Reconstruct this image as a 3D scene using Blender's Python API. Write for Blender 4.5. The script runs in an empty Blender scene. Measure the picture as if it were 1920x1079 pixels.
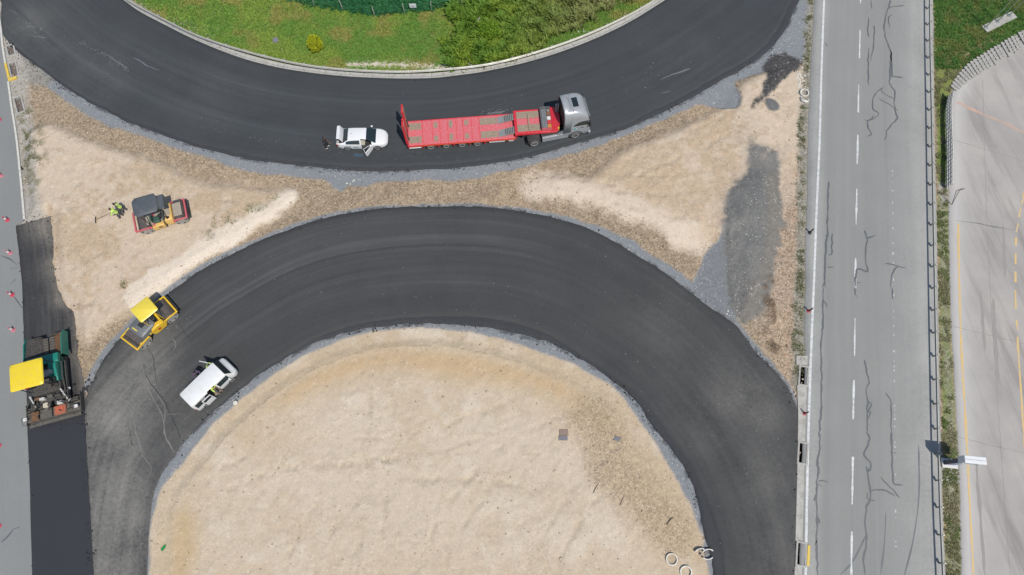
import bpy, bmesh, math, random
import numpy as np
from mathutils import Vector, Matrix, Euler
R = math.radians
random.seed(7); rng = np.random.default_rng(11)
SC = bpy.context.scene
COL = SC.collection

# ------------------------------------------------------------------ camera, sky, sun, exposure
CAM_H, PITCH, FPX = 55.0, R(19.5), 1280.0          # drone height (m), tilt off straight-down, focal length in photo pixels
cam_d = bpy.data.cameras.new('Camera'); cam = bpy.data.objects.new('Camera', cam_d); COL.objects.link(cam)
cam.location = (0, 0, CAM_H); cam.rotation_euler = (PITCH, 0, 0)
cam_d.sensor_width = 36; cam_d.lens = 36 * FPX / 1920; cam_d.clip_start = 0.5; cam_d.clip_end = 4000
SC.camera = cam
SC.render.resolution_x, SC.render.resolution_y = 1024, 575
SUNV = Vector((0.52 * math.cos(R(60)), -0.855 * math.cos(R(60)), math.sin(R(60)))).normalized()
wd = bpy.data.worlds.new('World'); SC.world = wd; wd.use_nodes = True
wn = wd.node_tree
sky = wn.nodes.new('ShaderNodeTexSky'); sky.sky_type = 'NISHITA'; sky.sun_disc = False
sky.sun_elevation = R(60); sky.sun_rotation = math.atan2(SUNV.x, SUNV.y)
bg = wn.nodes['Background']; bg.inputs[1].default_value = 0.1
wn.links.new(sky.outputs[0], bg.inputs[0])
sd = bpy.data.lights.new('Sun', 'SUN'); sd.energy = 3.6; sd.angle = R(0.5); sd.color = (1.0, 0.955, 0.88)
sun = bpy.data.objects.new('Sun', sd); COL.objects.link(sun)
sun.rotation_euler = (-SUNV).to_track_quat('-Z', 'Y').to_euler()
SC.view_settings.view_transform = 'Standard'; SC.view_settings.look = 'None'
SC.view_settings.gamma = 1; SC.view_settings.use_curve_mapping = False
SC.view_settings.exposure = 0.42

# ------------------------------------------------------------------ helpers
CT, ST = math.cos(PITCH), math.sin(PITCH)
def W(px, py, z=0.0):
    """photo pixel -> point of the world on the level z"""
    u, v = px - 960.0, py - 539.5
    d = Vector((u, -v * CT + FPX * ST, -v * ST - FPX * CT))
    t = (z - CAM_H) / d.z
    return Vector((d.x * t, d.y * t, z))
def Z(ox, oy, s, pts): return [(ox + x / s, oy + y / s) for x, y in pts]      # coordinates read in an enlarged crop
def WL(pts, z=0.0): return [W(x, y, z) for x, y in pts]
def lin(c): return tuple(((v / 255) / 12.92 if v / 255 <= .04045 else ((v / 255 + .055) / 1.055) ** 2.4) for v in c)
GAIN = 1.62
def C(r, g, b):
    """albedo of a surface that shows as (r,g,b) in full sun in the photograph"""
    return tuple(min(.82, v / GAIN) for v in lin((r, g, b)))

class NT:
    def __init__(s, mat): s.t = mat.node_tree; s.l = s.t.links
    def n(s, typ, ins=None, **kw):
        nd = s.t.nodes.new(typ)
        for k, v in kw.items(): setattr(nd, k, v)
        for k, v in (ins or {}).items(): s.put(nd.inputs[k], v)
        return nd
    def put(s, sock, v):
        if isinstance(v, bpy.types.NodeSocket): s.l.new(v, sock)
        elif isinstance(v, tuple) and sock.type == 'RGBA' and len(v) == 3: sock.default_value = (*v, 1)
        else: sock.default_value = v
    def m(s, op, a, b=0.0, c=None, clamp=False):
        nd = s.t.nodes.new('ShaderNodeMath'); nd.operation = op; nd.use_clamp = clamp
        s.put(nd.inputs[0], a); s.put(nd.inputs[1], b)
        if c is not None: s.put(nd.inputs[2], c)
        return nd.outputs[0]
    def noise(s, vec, scale, detail=4, rough=.55):
        nd = s.n('ShaderNodeTexNoise', {'Scale': scale, 'Detail': detail, 'Roughness': rough})
        if vec is not None: s.l.new(vec, nd.inputs['Vector'])
        return nd.outputs[0]
    def ramp(s, v, lo, hi, a=0.0, b=1.0):
        return s.n('ShaderNodeMapRange', {'Value': v, 'From Min': lo, 'From Max': hi, 'To Min': a, 'To Max': b}).outputs[0]
    def mix(s, f, a, b, blend='MIX'):
        nd = s.t.nodes.new('ShaderNodeMix'); nd.data_type = 'RGBA'; nd.blend_type = blend
        s.put(nd.inputs[0], f); s.put(nd.inputs[6], a); s.put(nd.inputs[7], b); return nd.outputs[2]
    def scale(s, col, f):
        nd = s.n('ShaderNodeVectorMath', operation='SCALE'); s.put(nd.inputs[0], col); s.put(nd.inputs['Scale'], f); return nd.outputs[0]
    def attr(s, name, out=0):
        return s.n('ShaderNodeAttribute', attribute_name=name).outputs[out]
    def coord(s, k='Object'): return s.n('ShaderNodeTexCoord').outputs[k]
    def mapping(s, vec, sc=(1, 1, 1), rz=0.0):
        nd = s.n('ShaderNodeMapping'); s.l.new(vec, nd.inputs[0]); nd.inputs['Rotation'].default_value = (0, 0, rz); nd.inputs['Scale'].default_value = sc
        return nd.outputs[0]
def new_mat(name):
    m = bpy.data.materials.new(name); m.use_nodes = True
    return m, NT(m), m.node_tree.nodes['Principled BSDF']
MATS = {}
def paint(name, col, rough=.5, metal=0.0, var=.12, dirt=None, dirt_amt=0.0, scale=3.0, coat=0.0, bump=0.0):
    """plain painted / metal / plastic surface with slight uneven tone and optional dust"""
    if name in MATS: return MATS[name]
    m, t, b = new_mat(name)
    v = t.coord()
    n1 = t.noise(v, scale, 5); n2 = t.noise(v, scale * 7, 3)
    f = t.m('ADD', 1 - var, t.m('MULTIPLY', t.m('ADD', n1, n2), var))
    c = t.scale((*col,), f)
    if dirt:
        c = t.mix(t.m('MULTIPLY', t.ramp(t.noise(v, scale * 1.7, 6, .65), .42, .72), dirt_amt), c, dirt)
    t.l.new(c, b.inputs['Base Color']); b.inputs['Metallic'].default_value = metal
    t.l.new(t.ramp(n1, .3, .7, max(0, rough - .08), min(1, rough + .1)), b.inputs['Roughness'])
    b.inputs['Coat Weight'].default_value = coat
    if bump:
        bp = t.n('ShaderNodeBump', {'Strength': bump, 'Distance': .02, 'Height': n2}); t.l.new(bp.outputs[0], b.inputs['Normal'])
    MATS[name] = m; return m
def glass_mat(name, col=(.012, .02, .022)):
    if name in MATS: return MATS[name]
    m, t, b = new_mat(name)
    b.inputs['Base Color'].default_value = (*col, 1); b.inputs['Roughness'].default_value = .06
    b.inputs['Specular IOR Level'].default_value = .6
    MATS[name] = m; return m

class MB:
    """collects shapes into one mesh"""
    def __init__(s): s.v = []; s.f = []
    def add(s, vs, fs):
        o = len(s.v); s.v += [tuple(v) for v in vs]; s.f += [tuple(i + o for i in f) for f in fs]; return s
    def box(s, x0, x1, y0, y1, z0, z1, M=None):
        vs = [Vector((x, y, z)) for z in (z0, z1) for y in (y0, y1) for x in (x0, x1)]
        if M is not None: vs = [M @ v for v in vs]
        return s.add(vs, [(0, 2, 3, 1), (4, 5, 7, 6), (0, 1, 5, 4), (2, 6, 7, 3), (0, 4, 6, 2), (1, 3, 7, 5)])
    def tube(s, pts, r, n=8, cap=True):
        pts = [Vector(p) for p in pts]; k = len(pts); rs = r if isinstance(r, (list, tuple)) else [r] * k
        vs = []; up = Vector((0, 0, 1))
        for i, p in enumerate(pts):
            d = (pts[min(i + 1, k - 1)] - pts[max(i - 1, 0)]).normalized()
            a = d.cross(up)
            if a.length < 1e-3: a = d.cross(Vector((1, 0, 0)))
            a.normalize(); b = d.cross(a)
            for j in range(n):
                t = 2 * math.pi * j / n; vs.append(p + (a * math.cos(t) + b * math.sin(t)) * rs[i])
        fs = [(i * n + j, i * n + (j + 1) % n, (i + 1) * n + (j + 1) % n, (i + 1) * n + j) for i in range(k - 1) for j in range(n)]
        if cap: fs += [tuple(range(n - 1, -1, -1)), tuple((k - 1) * n + j for j in range(n))]
        return s.add(vs, fs)
    def cyl(s, p0, p1, r0, r1=None, n=16): return s.tube([p0, p1], [r0, r0 if r1 is None else r1], n)
    def lathe(s, prof, axis='Y', c=(0, 0, 0), n=24):
        """prof: (offset along the axis, radius)"""
        vs = []
        for a, r in prof:
            for j in range(n):
                t = 2 * math.pi * j / n; p, q = r * math.cos(t), r * math.sin(t)
                q3 = {'Y': (p, a, q), 'X': (a, p, q), 'Z': (p, q, a)}[axis]
                vs.append((q3[0] + c[0], q3[1] + c[1], q3[2] + c[2]))
        k = len(prof)
        fs = [(i * n + j, i * n + (j + 1) % n, (i + 1) * n + (j + 1) % n, (i + 1) * n + j) for i in range(k - 1) for j in range(n)]
        fs += [tuple(range(n)), tuple((k - 1) * n + j for j in range(n))]
        return s.add(vs, fs)
    def annulus(s, a0, a1, r0, r1, axis='Y', c=(0, 0, 0), n=24, lo=0.0, hi=1.0):
        """open ring of square section (or an arc of it)"""
        full = hi - lo >= 1; k = n if full else n + 1; vs = []
        for a, r in ((a0, r0), (a1, r0), (a1, r1), (a0, r1)):
            for j in range(k):
                t = 2 * math.pi * (lo + (hi - lo) * j / n); p, q = r * math.cos(t), r * math.sin(t)
                q3 = {'Y': (p, a, q), 'X': (a, p, q), 'Z': (p, q, a)}[axis]; vs.append((q3[0] + c[0], q3[1] + c[1], q3[2] + c[2]))
        fs = [(i * k + j, i * k + (j + 1) % k, ((i + 1) % 4) * k + (j + 1) % k, ((i + 1) % 4) * k + j) for i in range(4) for j in range(k if full else k - 1)]
        if not full: fs += [(0, k, 2 * k, 3 * k), (k - 1, 4 * k - 1, 3 * k - 1, 2 * k - 1)]
        return s.add(vs, fs)
    def loft(s, secs, cap=True, closed=True):
        n = len(secs[0]); vs = [p for sec in secs for p in sec]; k = len(secs); e = n if closed else n - 1
        fs = [(i * n + j, i * n + (j + 1) % n, (i + 1) * n + (j + 1) % n, (i + 1) * n + j) for i in range(k - 1) for j in range(e)]
        if cap: fs += [tuple(range(n - 1, -1, -1)), tuple((k - 1) * n + j for j in range(n))]
        return s.add(vs, fs)
    def prism(s, poly, z0, z1, M=None):
        """poly in x,y extruded along z (M may turn it)"""
        n = len(poly); vs = [Vector((x, y, z0)) for x, y in poly] + [Vector((x, y, z1)) for x, y in poly]
        if M is not None: vs = [M @ v for v in vs]
        fs = [tuple(range(n - 1, -1, -1)), tuple(range(n, 2 * n))] + [(i, (i + 1) % n, n + (i + 1) % n, n + i) for i in range(n)]
        return s.add(vs, fs)
    def side(s, poly, y0, y1):
        """poly in x,z extruded along y"""
        n = len(poly); vs = [(x, y0, z) for x, z in poly] + [(x, y1, z) for x, z in poly]
        fs = [tuple(range(n)), tuple(range(2 * n - 1, n - 1, -1))] + [(i, n + i, n + (i + 1) % n, (i + 1) % n) for i in range(n)]
        return s.add(vs, fs)
    def build(s, name, mat, parent=None, bevel=0.0, smooth=True, M=None, fix=True):
        me = bpy.data.meshes.new(name); me.from_pydata(s.v, [], s.f)
        if fix:
            bm = bmesh.new(); bm.from_mesh(me); bmesh.ops.recalc_face_normals(bm, faces=bm.faces); bm.to_mesh(me); bm.free()
        if smooth:
            me.shade_smooth(); me.set_sharp_from_angle(angle=R(35))
        o = bpy.data.objects.new(name, me); me.materials.append(mat); COL.objects.link(o)
        if bevel:
            b = o.modifiers.new('b', 'BEVEL'); b.width = bevel; b.segments = 2; b.limit_method = 'ANGLE'; b.angle_limit = R(40)
        if M is not None: o.matrix_local = M
        if parent is not None: o.parent = parent
        return o
def box(name, mat, parent, x0, x1, y0, y1, z0, z1, bevel=0.0, M=None):
    return MB().box(x0, x1, y0, y1, z0, z1, M).build(name, mat, parent, bevel)
def thing(name, label, cat, loc=(0, 0, 0), rz=0.0, group=None):
    o = bpy.data.objects.new(name, None); COL.objects.link(o); o.empty_display_size = .3
    o.location = loc; o.rotation_euler = (0, 0, rz); return tag(o, label, cat, group)
def tag(o, label, cat, group=None, kind=None):
    o['label'] = label; o['category'] = cat
    if group: o['group'] = group
    if kind: o['kind'] = kind
    return o
def struct(o, label=None):
    o['kind'] = 'structure'
    if label: o['label'] = label
    return o
def copy_tree(o, parent=None):
    c = o.copy(); COL.objects.link(c); c.parent = parent
    for ch in o.children: copy_tree(ch, c)
    return c
def resample(pts, step=None, n=None):
    P = np.array([(p[0], p[1]) for p in pts], float)
    d = np.r_[0, np.cumsum(np.hypot(*np.diff(P, axis=0).T))]
    if n is None: n = max(2, int(d[-1] / step) + 1)
    # smooth through the points (Catmull-Rom by cubic interpolation on arc length)
    t = np.linspace(0, d[-1], n)
    i = np.clip(np.searchsorted(d, t) - 1, 0, len(P) - 2)
    i0, i3 = np.clip(i - 1, 0, None), np.clip(i + 2, None, len(P) - 1)
    h = (d[i + 1] - d[i]); f = ((t - d[i]) / h)[:, None]
    def slope(a, b): return (P[b] - P[a]) / np.maximum(d[b] - d[a], 1e-6)[:, None]
    m0 = slope(i0, i + 1) * h[:, None]; m1 = slope(i, i3) * h[:, None]
    return (2*f**3 - 3*f**2 + 1) * P[i] + (f**3 - 2*f**2 + f) * m0 + (-2*f**3 + 3*f**2) * P[i + 1] + (f**3 - f**2) * m1
# value noise on numpy arrays
_lat = {}
def vnoise(x, y, sc, seed=0):
    if seed not in _lat: _lat[seed] = np.random.default_rng(seed + 100).random((256, 256))
    L = _lat[seed]; x = x / sc; y = y / sc
    xi = np.floor(x).astype(int); yi = np.floor(y).astype(int); fx = x - xi; fy = y - yi
    fx = fx * fx * (3 - 2 * fx); fy = fy * fy * (3 - 2 * fy)
    a = L[xi & 255, yi & 255]; b = L[(xi + 1) & 255, yi & 255]; c = L[xi & 255, (yi + 1) & 255]; e = L[(xi + 1) & 255, (yi + 1) & 255]
    return (a + (b - a) * fx) + ((c + (e - c) * fx) - (a + (b - a) * fx)) * fy
def fbm(x, y, sc, seed=0, oc=4, g=.55):
    s = 0; a = 1; tot = 0
    for k in range(oc): s = s + a * vnoise(x + 17.3 * k, y - 9.1 * k, sc / 2 ** k, seed + k); tot += a; a *= g
    return s / tot
def sstep(a, b, x):
    t = np.clip((x - a) / (b - a), 0, 1); return t * t * (3 - 2 * t)
def sdf(poly, X, Y):
    """signed distance, positive inside"""
    P = np.array([(p[0], p[1]) for p in poly]); d = np.full(X.shape, 1e9); ins = np.zeros(X.shape, bool)
    for k in range(len(P)):
        a, b = P[k], P[(k + 1) % len(P)]; e = b - a
        t = np.clip(((X - a[0]) * e[0] + (Y - a[1]) * e[1]) / max(e @ e, 1e-9), 0, 1)
        d = np.minimum(d, np.hypot(X - a[0] - t * e[0], Y - a[1] - t * e[1]))
        c = (a[1] > Y) != (b[1] > Y)
        ins ^= c & (X < (b[0] - a[0]) * (Y - a[1]) / (b[1] - a[1] if b[1] != a[1] else 1e-9) + a[0])
    return np.where(ins, d, -d)
def mesh_np(name, V, F, mat, attrs=None, smooth=False, parent=None):
    """V (n,3), F (m,k) uniform polygons; attrs: name -> (n,) floats or (n,3) vectors/colours"""
    V = np.ascontiguousarray(V, np.float32); F = np.ascontiguousarray(F, np.int32); k = F.shape[1]
    me = bpy.data.meshes.new(name); me.vertices.add(len(V)); me.vertices.foreach_set('co', V.ravel())
    me.loops.add(F.size); me.loops.foreach_set('vertex_index', F.ravel())
    me.polygons.add(len(F)); me.polygons.foreach_set('loop_start', np.arange(0, F.size, k, dtype=np.int32))
    me.update(calc_edges=True)
    if smooth: me.shade_smooth()
    for n, a in (attrs or {}).items():
        a = np.ascontiguousarray(a, np.float32)
        if a.ndim == 1: me.attributes.new(n, 'FLOAT', 'POINT').data.foreach_set('value', a)
        else: me.attributes.new(n, 'FLOAT_VECTOR', 'POINT').data.foreach_set('vector', a.ravel())
    me.validate()
    o = bpy.data.objects.new(name, me); COL.objects.link(o); me.materials.append(mat)
    if parent is not None: o.parent = parent
    return o
# ------------------------------------------------------------------ outlines of the place (read off the photograph, laid on the ground)
UP_IN = [(60, -150), (130, -80), (190, -32)] + Z(220, 0, 3.692, [(40, 0), (150, 80), (300, 160), (530, 275), (800, 385), (1000, 445), (1200, 487), (1500, 525)]) \
    + Z(720, 0, 3.556, [(0, 525), (300, 525), (500, 505), (700, 475), (1000, 405), (1300, 305), (1600, 170), (1880, 0)]) + [(1310, -42), (1390, -110), (1440, -160)]
UP_OUT = [(-40, -150), (-5, -60), (4, 0), (8, 62), (24, 88), (53, 111), (83, 133), (111, 156), (145, 178), (178, 197), (211, 214), (240, 229), (300, 251), (350, 269),
          (400, 283), (462, 297), (540, 308), (603, 314), (644, 318), (681, 321), (775, 319), (869, 313), (931, 305), (1000, 292), (1074, 270), (1169, 243), (1232, 215),
          (1295, 184), (1358, 147), (1405, 121), (1440, 95), (1470, 58), (1498, 0), (1530, -70), (1560, -160)]
RI_IN = [(268, 1180), (269, 1079), (270, 1029), (274, 974), (280, 930), (294, 896), (327, 849), (360, 810), (408, 764), (480, 706), (525, 678), (580, 647), (642, 625), (705, 613),
         (774, 606), (845, 608), (908, 612), (970, 626), (1033, 643), (1095, 677), (1140, 706), (1188, 746), (1223, 798), (1258, 840), (1290, 886), (1311, 946), (1321, 998), (1332, 1037), (1339, 1079), (1352, 1180)]
RI_TOP = [(274, 1180), (275, 1079), (277, 1029), (281, 974), (287, 928), (301, 890), (333, 842), (366, 803), (413, 757), (484, 699), (529, 671), (580, 640), (640, 616), (705, 602),
          (774, 595), (850, 593), (920, 597), (980, 610), (1033, 630), (1095, 668), (1143, 700), (1190, 735), (1220, 768), (1258, 819), (1290, 865), (1325, 939), (1341, 985), (1349, 1009), (1356, 1060), (1368, 1180)]
RI_OUT = [(180, 1180), (176, 1079), (169, 946), (164, 863), (160, 780), (161, 752), (172, 724), (191, 682), (222, 640), (262, 600), (303, 563), (350, 526), (400, 495), (431, 480), (494, 450),
          (556, 427), (619, 408), (681, 396), (744, 390), (806, 389), (900, 389), (962, 395), (1000, 402), (1060, 416), (1120, 437), (1180, 472), (1236, 506), (1291, 547), (1328, 576),
          (1380, 613), (1417, 662), (1454, 699), (1480, 738), (1496, 785), (1494, 900), (1491, 1000), (1489, 1079), (1486, 1180)]
GRAVEL_UP = [(4, 60), (42, 115), (50, 150), (83, 163), (120, 187), (160, 214), (200, 236), (240, 246), (300, 268), (350, 285), (400, 300), (430, 315), (490, 325), (560, 334), (608, 336), (624, 352), (640, 362), (650, 347), (690, 349), (712, 340),
             (800, 338), (840, 340), (900, 335), (940, 322), (980, 315), (1074, 288), (1144, 266), (1200, 244), (1264, 215), (1311, 196), (1355, 209), (1386, 203), (1390, 187), (1377, 156), (1405, 143), (1434, 137), (1470, 130), (1510, 115), (1517, 99), (1524, 0), (1530, -100), (1400, -60), (1250, 100), (900, 250), (500, 250), (150, 120)]
GRAVEL_RING = [(140, 760), (155, 722), (180, 672), (205, 640), (250, 596), (296, 556), (345, 517), (395, 486), (428, 472), (490, 442), (553, 420), (617, 401), (680, 389), (744, 384), (806, 383), (900, 383), (965, 388), (1003, 394), (1066, 407), (1128, 427),
               (1190, 452), (1222, 478), (1260, 500), (1298, 530), (1312, 505), (1322, 478), (1345, 452), (1362, 428), (1366, 500), (1368, 568), (1392, 612), (1425, 655), (1462, 696), (1490, 735), (1500, 790), (1440, 740), (1300, 600), (1000, 440), (700, 430), (400, 540), (200, 700)]
HEAP = [(1399, 275), (1425, 280), (1450, 288), (1458, 330), (1463, 370), (1465, 420), (1460, 480), (1447, 545), (1432, 588), (1392, 609), (1374, 585), (1364, 540), (1361, 470), (1358, 415), (1364, 356), (1386, 338), (1402, 318)]
GRAVEL_ISL = [(278, 1180), (279, 1079), (281, 1029), (285, 974), (303, 913), (347, 863), (400, 796), (460, 742), (520, 697), (580, 661), (642, 636), (705, 621), (783, 616), (861, 619), (939, 636), (986, 650), (1080, 686), (1142, 721), (1170, 749),
              (1205, 798), (1240, 851), (1275, 910), (1297, 953), (1314, 998), (1322, 1010), (1318, 1030), (1326, 1051), (1331, 1079), (1340, 1180)]
PLAT_L = [(48, 300), (60, 250), (95, 235), (150, 262), (230, 287), (300, 310), (345, 335), (400, 350), (447, 353), (487, 360), (551, 359), (558, 369), (525, 401), (478, 427), (440, 449), (400, 470), (345, 507), (290, 543), (240, 582), (190, 615), (160, 640), (140, 600), (115, 560), (98, 500), (94, 420), (60, 400), (50, 350)]
PLAT_R = [(996, 349), (1011, 337), (1106, 337), (1122, 329), (1169, 288), (1213, 272), (1264, 250), (1305, 231), (1342, 212), (1380, 190), (1392, 160), (1440, 140), (1500, 125), (1512, 200), (1508, 300), (1480, 380), (1440, 420), (1375, 425), (1339, 439), (1306, 465), (1295, 469), (1265, 458), (1228, 425), (1200, 413), (1153, 395), (1097, 378), (1043, 367), (1000, 362)]
SPILL = [(1427, 126), (1441, 114), (1453, 104), (1464, 102), (1470, 94), (1478, 101), (1496, 110), (1505, 119), (1497, 129), (1482, 135), (1466, 154), (1444, 175), (1423, 193), (1408, 208), (1414, 194), (1430, 176), (1435, 154), (1442, 138), (1435, 133)]
PATCH = [(1432, 188), (1442, 187), (1453, 190), (1464, 203), (1456, 210), (1441, 211), (1433, 202)]
OCHRE = [(470, 770), (520, 712), (600, 668), (700, 650), (780, 645), (880, 650), (980, 672), (1070, 715), (1130, 768), (1160, 815), (1120, 800), (1040, 745), (950, 728), (850, 722), (760, 700), (680, 704), (600, 735), (530, 765)]
OCHRE2 = [(300, 1100), (302, 1010), (318, 955), (345, 942), (372, 965), (372, 1030), (352, 1100)]
ISL = RI_IN
GRASS_UP = [(40, -170), (180, -60), (241, -6), (301, 36), (382, 75), (491, 110), (599, 132), (735, 141), (832, 137), (917, 127), (1001, 106), (1086, 77), (1170, 39), (1228, 2), (1330, -70), (1420, -170)]
GRASS_R = [(1752, -150), (1751, 0), (1754, 180), (1757, 330), (1760, 540), (1766, 780), (1772, 1000), (1778, 1180), (1806, 1180), (1803, 1079), (1799, 910), (1795, 820), (1790, 715), (1784, 615), (1781, 500), (1779, 358), (1776, 200), (1790, 150), (1826, 112), (1878, 84), (1925, 60), (2000, 10), (2100, -150)]
KERB_L = [(-16, -150), (-4, 0), (3, 60), (5, 80), (8, 102), (12.5, 130), (18, 167), (22.5, 200), (27.5, 230), (32, 260), (38.6, 324), (43, 369), (46.5, 412)]
MILL = [(30, 424), (60, 414), (94, 406), (97, 440), (97, 473), (104, 532), (119, 565), (135, 580), (140, 620), (148, 678), (156, 730), (161, 790), (53, 800), (48, 700), (44, 600), (41.5, 532), (35.6, 473)]
MAT_NEW = [(52, 790), (57, 891), (59.6, 1002), (62, 1079), (66, 1180), (182, 1180), (177, 1079), (169.5, 946), (164, 863), (159.5, 780), (158, 765)]
EDGE_H = [(1549, -150), (1544.6, 0), (1540, 125), (1536, 270), (1531, 383), (1526, 520), (1520, 665), (1515, 820), (1512.4, 935), (1510, 1079), (1507, 1180)]
HW_L = [(1533, -150), (1528, 0), (1521, 125), (1516, 250), (1514, 380), (1511, 470), (1511, 540), (1509, 620), (1511, 672), (1510, 720), (1507, 820), (1504, 935), (1501.5, 1079), (1498.5, 1180)]
RAIL_R = [(1741, -150), (1738, 0), (1742, 270), (1744, 405), (1749, 675), (1755, 935), (1761, 1079), (1766, 1180)]
HW_R = [(1752, -150), (1749, 0), (1752, 270), (1755, 405), (1760, 675), (1766, 935), (1772, 1079), (1777, 1180)]
LOT_L = [(2300, -60), (2050, 20), (1960, 52), (1920, 74), (1880, 90), (1830, 116), (1797, 150), (1786, 175), (1782, 200), (1781, 290), (1780, 358), (1780, 420), (1782, 540), (1785, 615), (1791, 715), (1796, 820), (1800, 910), (1804, 1079), (1808, 1180)]

# ------------------------------------------------------------------ ground: one sheet, fine where the photograph looks
def axis(lo, hi, step, far):
    core = np.arange(lo, hi + step / 2, step); g = [step]
    while sum(g) < far: g.append(g[-1] * 1.35)
    g = np.cumsum(g[1:]); return np.concatenate([lo - g[::-1], core, hi + g])
gx = axis(-57, 58, .13, 900); gy = axis(-7, 56, .13, 900)
GX, GY = np.meshgrid(gx, gy, indexing='ij')
cx, cy = np.arange(-75, 76, .4), np.arange(-30, 80, .4)
CX, CY = np.meshgrid(cx, cy, indexing='ij')
def up(A):
    """coarse field -> values on the fine grid"""
    i = np.clip((gx + 75) / .4, 0, len(cx) - 1.001); j = np.clip((gy + 30) / .4, 0, len(cy) - 1.001)
    a, b = i.astype(int), j.astype(int); fa, fb = (i - a)[:, None], (j - b)[None]
    return (A[np.ix_(a, b)] * (1 - fa) + A[np.ix_(a + 1, b)] * fa) * (1 - fb) + (A[np.ix_(a, b + 1)] * (1 - fa) + A[np.ix_(a + 1, b + 1)] * fa) * fb
def SD(poly): return up(sdf(WL(poly), CX, CY))
n1 = fbm(GX, GY, 6, 1, 5); n2 = fbm(GX, GY, 1.6, 9, 4); n3 = fbm(GX, GY, .5, 20, 3); n4 = fbm(GX, GY, 14, 33, 3)
rag = (n2 - .5) * .9 + (n3 - .5) * .5
sd_up = SD(UP_IN + UP_OUT[::-1]); sd_ri = SD(RI_IN + RI_OUT[::-1]); sd_isl = SD(RI_IN)
sd_pl, sd_pr = SD(PLAT_L), SD(PLAT_R); sd_heap = SD(HEAP); sd_spill = SD(SPILL); sd_patch = SD(PATCH)
sd_g1, sd_g2, sd_gi = SD(GRAVEL_UP), SD(GRAVEL_RING), SD(GRAVEL_ISL)
sd_gr, sd_grr = SD(GRASS_UP), SD(GRASS_R); sd_oc, sd_oc2 = SD(OCHRE), SD(OCHRE2)
HWP = HW_L + HW_R[::-1]; LOTP = LOT_L + [(2600, 1180), (2600, -60)]
sd_hw, sd_lot = SD(HWP), SD(LOTP)
SIDEP = KERB_L + [(30, 424), (35.6, 473), (41.5, 532), (44, 600), (48, 700), (53, 800), (57, 891), (59.6, 1002), (62, 1079), (66, 1180), (-500, 1180), (-500, -150)]
sd_side = SD(SIDEP); sd_mill, sd_mat = SD(MILL), SD(MAT_NEW)
inner = (sd_isl > -60) & True
# colour layers (true surface colours)
def arr(c): return np.array(C(*c))
colr = np.empty(GX.shape + (3,)); colr[:] = arr((203, 187, 167))
stony = np.full(GX.shape, .35)
def lay(mask, c, st=None):
    global stony
    m = np.clip(mask, 0, 1)[..., None]
    colr[:] = colr * (1 - m) + arr(c) * m
    if st is not None: stony = stony * (1 - m[..., 0]) + st * m[..., 0]
nb = n1 + (n3 - .5) * .3 + (n2 - .5) * .25
lay(sstep(.3, .7, nb), (190, 172, 149), .5)
# brown rocky ditch between the two carriageways
ditch = sstep(-.5, .5, -sd_pl) * sstep(-.5, .5, -sd_pr) * sstep(-.2, .2, -sd_isl)
lay(ditch * .95, (163, 145, 122), 1.0)
lay(ditch * sstep(.45, .75, n1) * .8, (180, 159, 133), .7)
lay(ditch * sstep(.55, .8, n2) * .5, (142, 126, 107), 1.0)
rb = up(sdf(WL([(1440, 300), (1512, 300), (1512, 700), (1500, 780), (1440, 660), (1436, 600)]), CX, CY))
lay(sstep(-.5, .6, rb + rag), (179, 157, 134), 1.0)
for pl in (sd_pl, sd_pr):
    e = sstep(-.9, .8, pl + rag * 1.7 + (n1 - .5) * 1.0)
    lay(e, (209, 191, 169), .18)
    lay(e * sstep(.44, .60, nb) * .8, (193, 170, 142), .3)
    lay(e * sstep(.54, .62, n2 * .7 + n3 * .3) * .5, (184, 163, 138), .5)
    lay(e * sstep(.52, .75, n4) * .6, (203, 181, 156), .3)
    lay(e * sstep(.56, .78, n2) * .45, (222, 208, 189), .15)
# pale cut banks along the lower edges of the two soil triangles
def band(pts, w, soft=.5):
    P = WL(pts); d = np.full(CX.shape, 1e9)
    for a, b in zip(P[:-1], P[1:]):
        e = b - a; t = np.clip(((CX - a.x) * e.x + (CY - a.y) * e.y) / e.xy.length_squared, 0, 1)
        d = np.minimum(d, np.hypot(CX - a.x - t * e.x, CY - a.y - t * e.y))
    return up(w - d)
bankL = band([(250, 560), (330, 503), (400, 458), (440, 436), (478, 414), (520, 392), (548, 368)], .75)
bankR = band([(1004, 350), (1060, 358), (1120, 370), (1180, 392), (1235, 415), (1270, 440), (1300, 455)], 1.0)
lay(sstep(-.3, .35, bankL + rag * 1.3 + (n1 - .5) * 1.2), (228, 214, 196), .15)
lay(sstep(-.9, .9, bankR + rag * 1.8 + (n1 - .5) * 1.5) * .85, (222, 206, 186), .15)
weedL = band([(395, 440), (430, 418), (470, 398), (520, 378)], .6)
lay(sstep(-.2, .5, weedL + rag) * sstep(.5, .62, n3) * .5, (150, 144, 118), .6)
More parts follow.
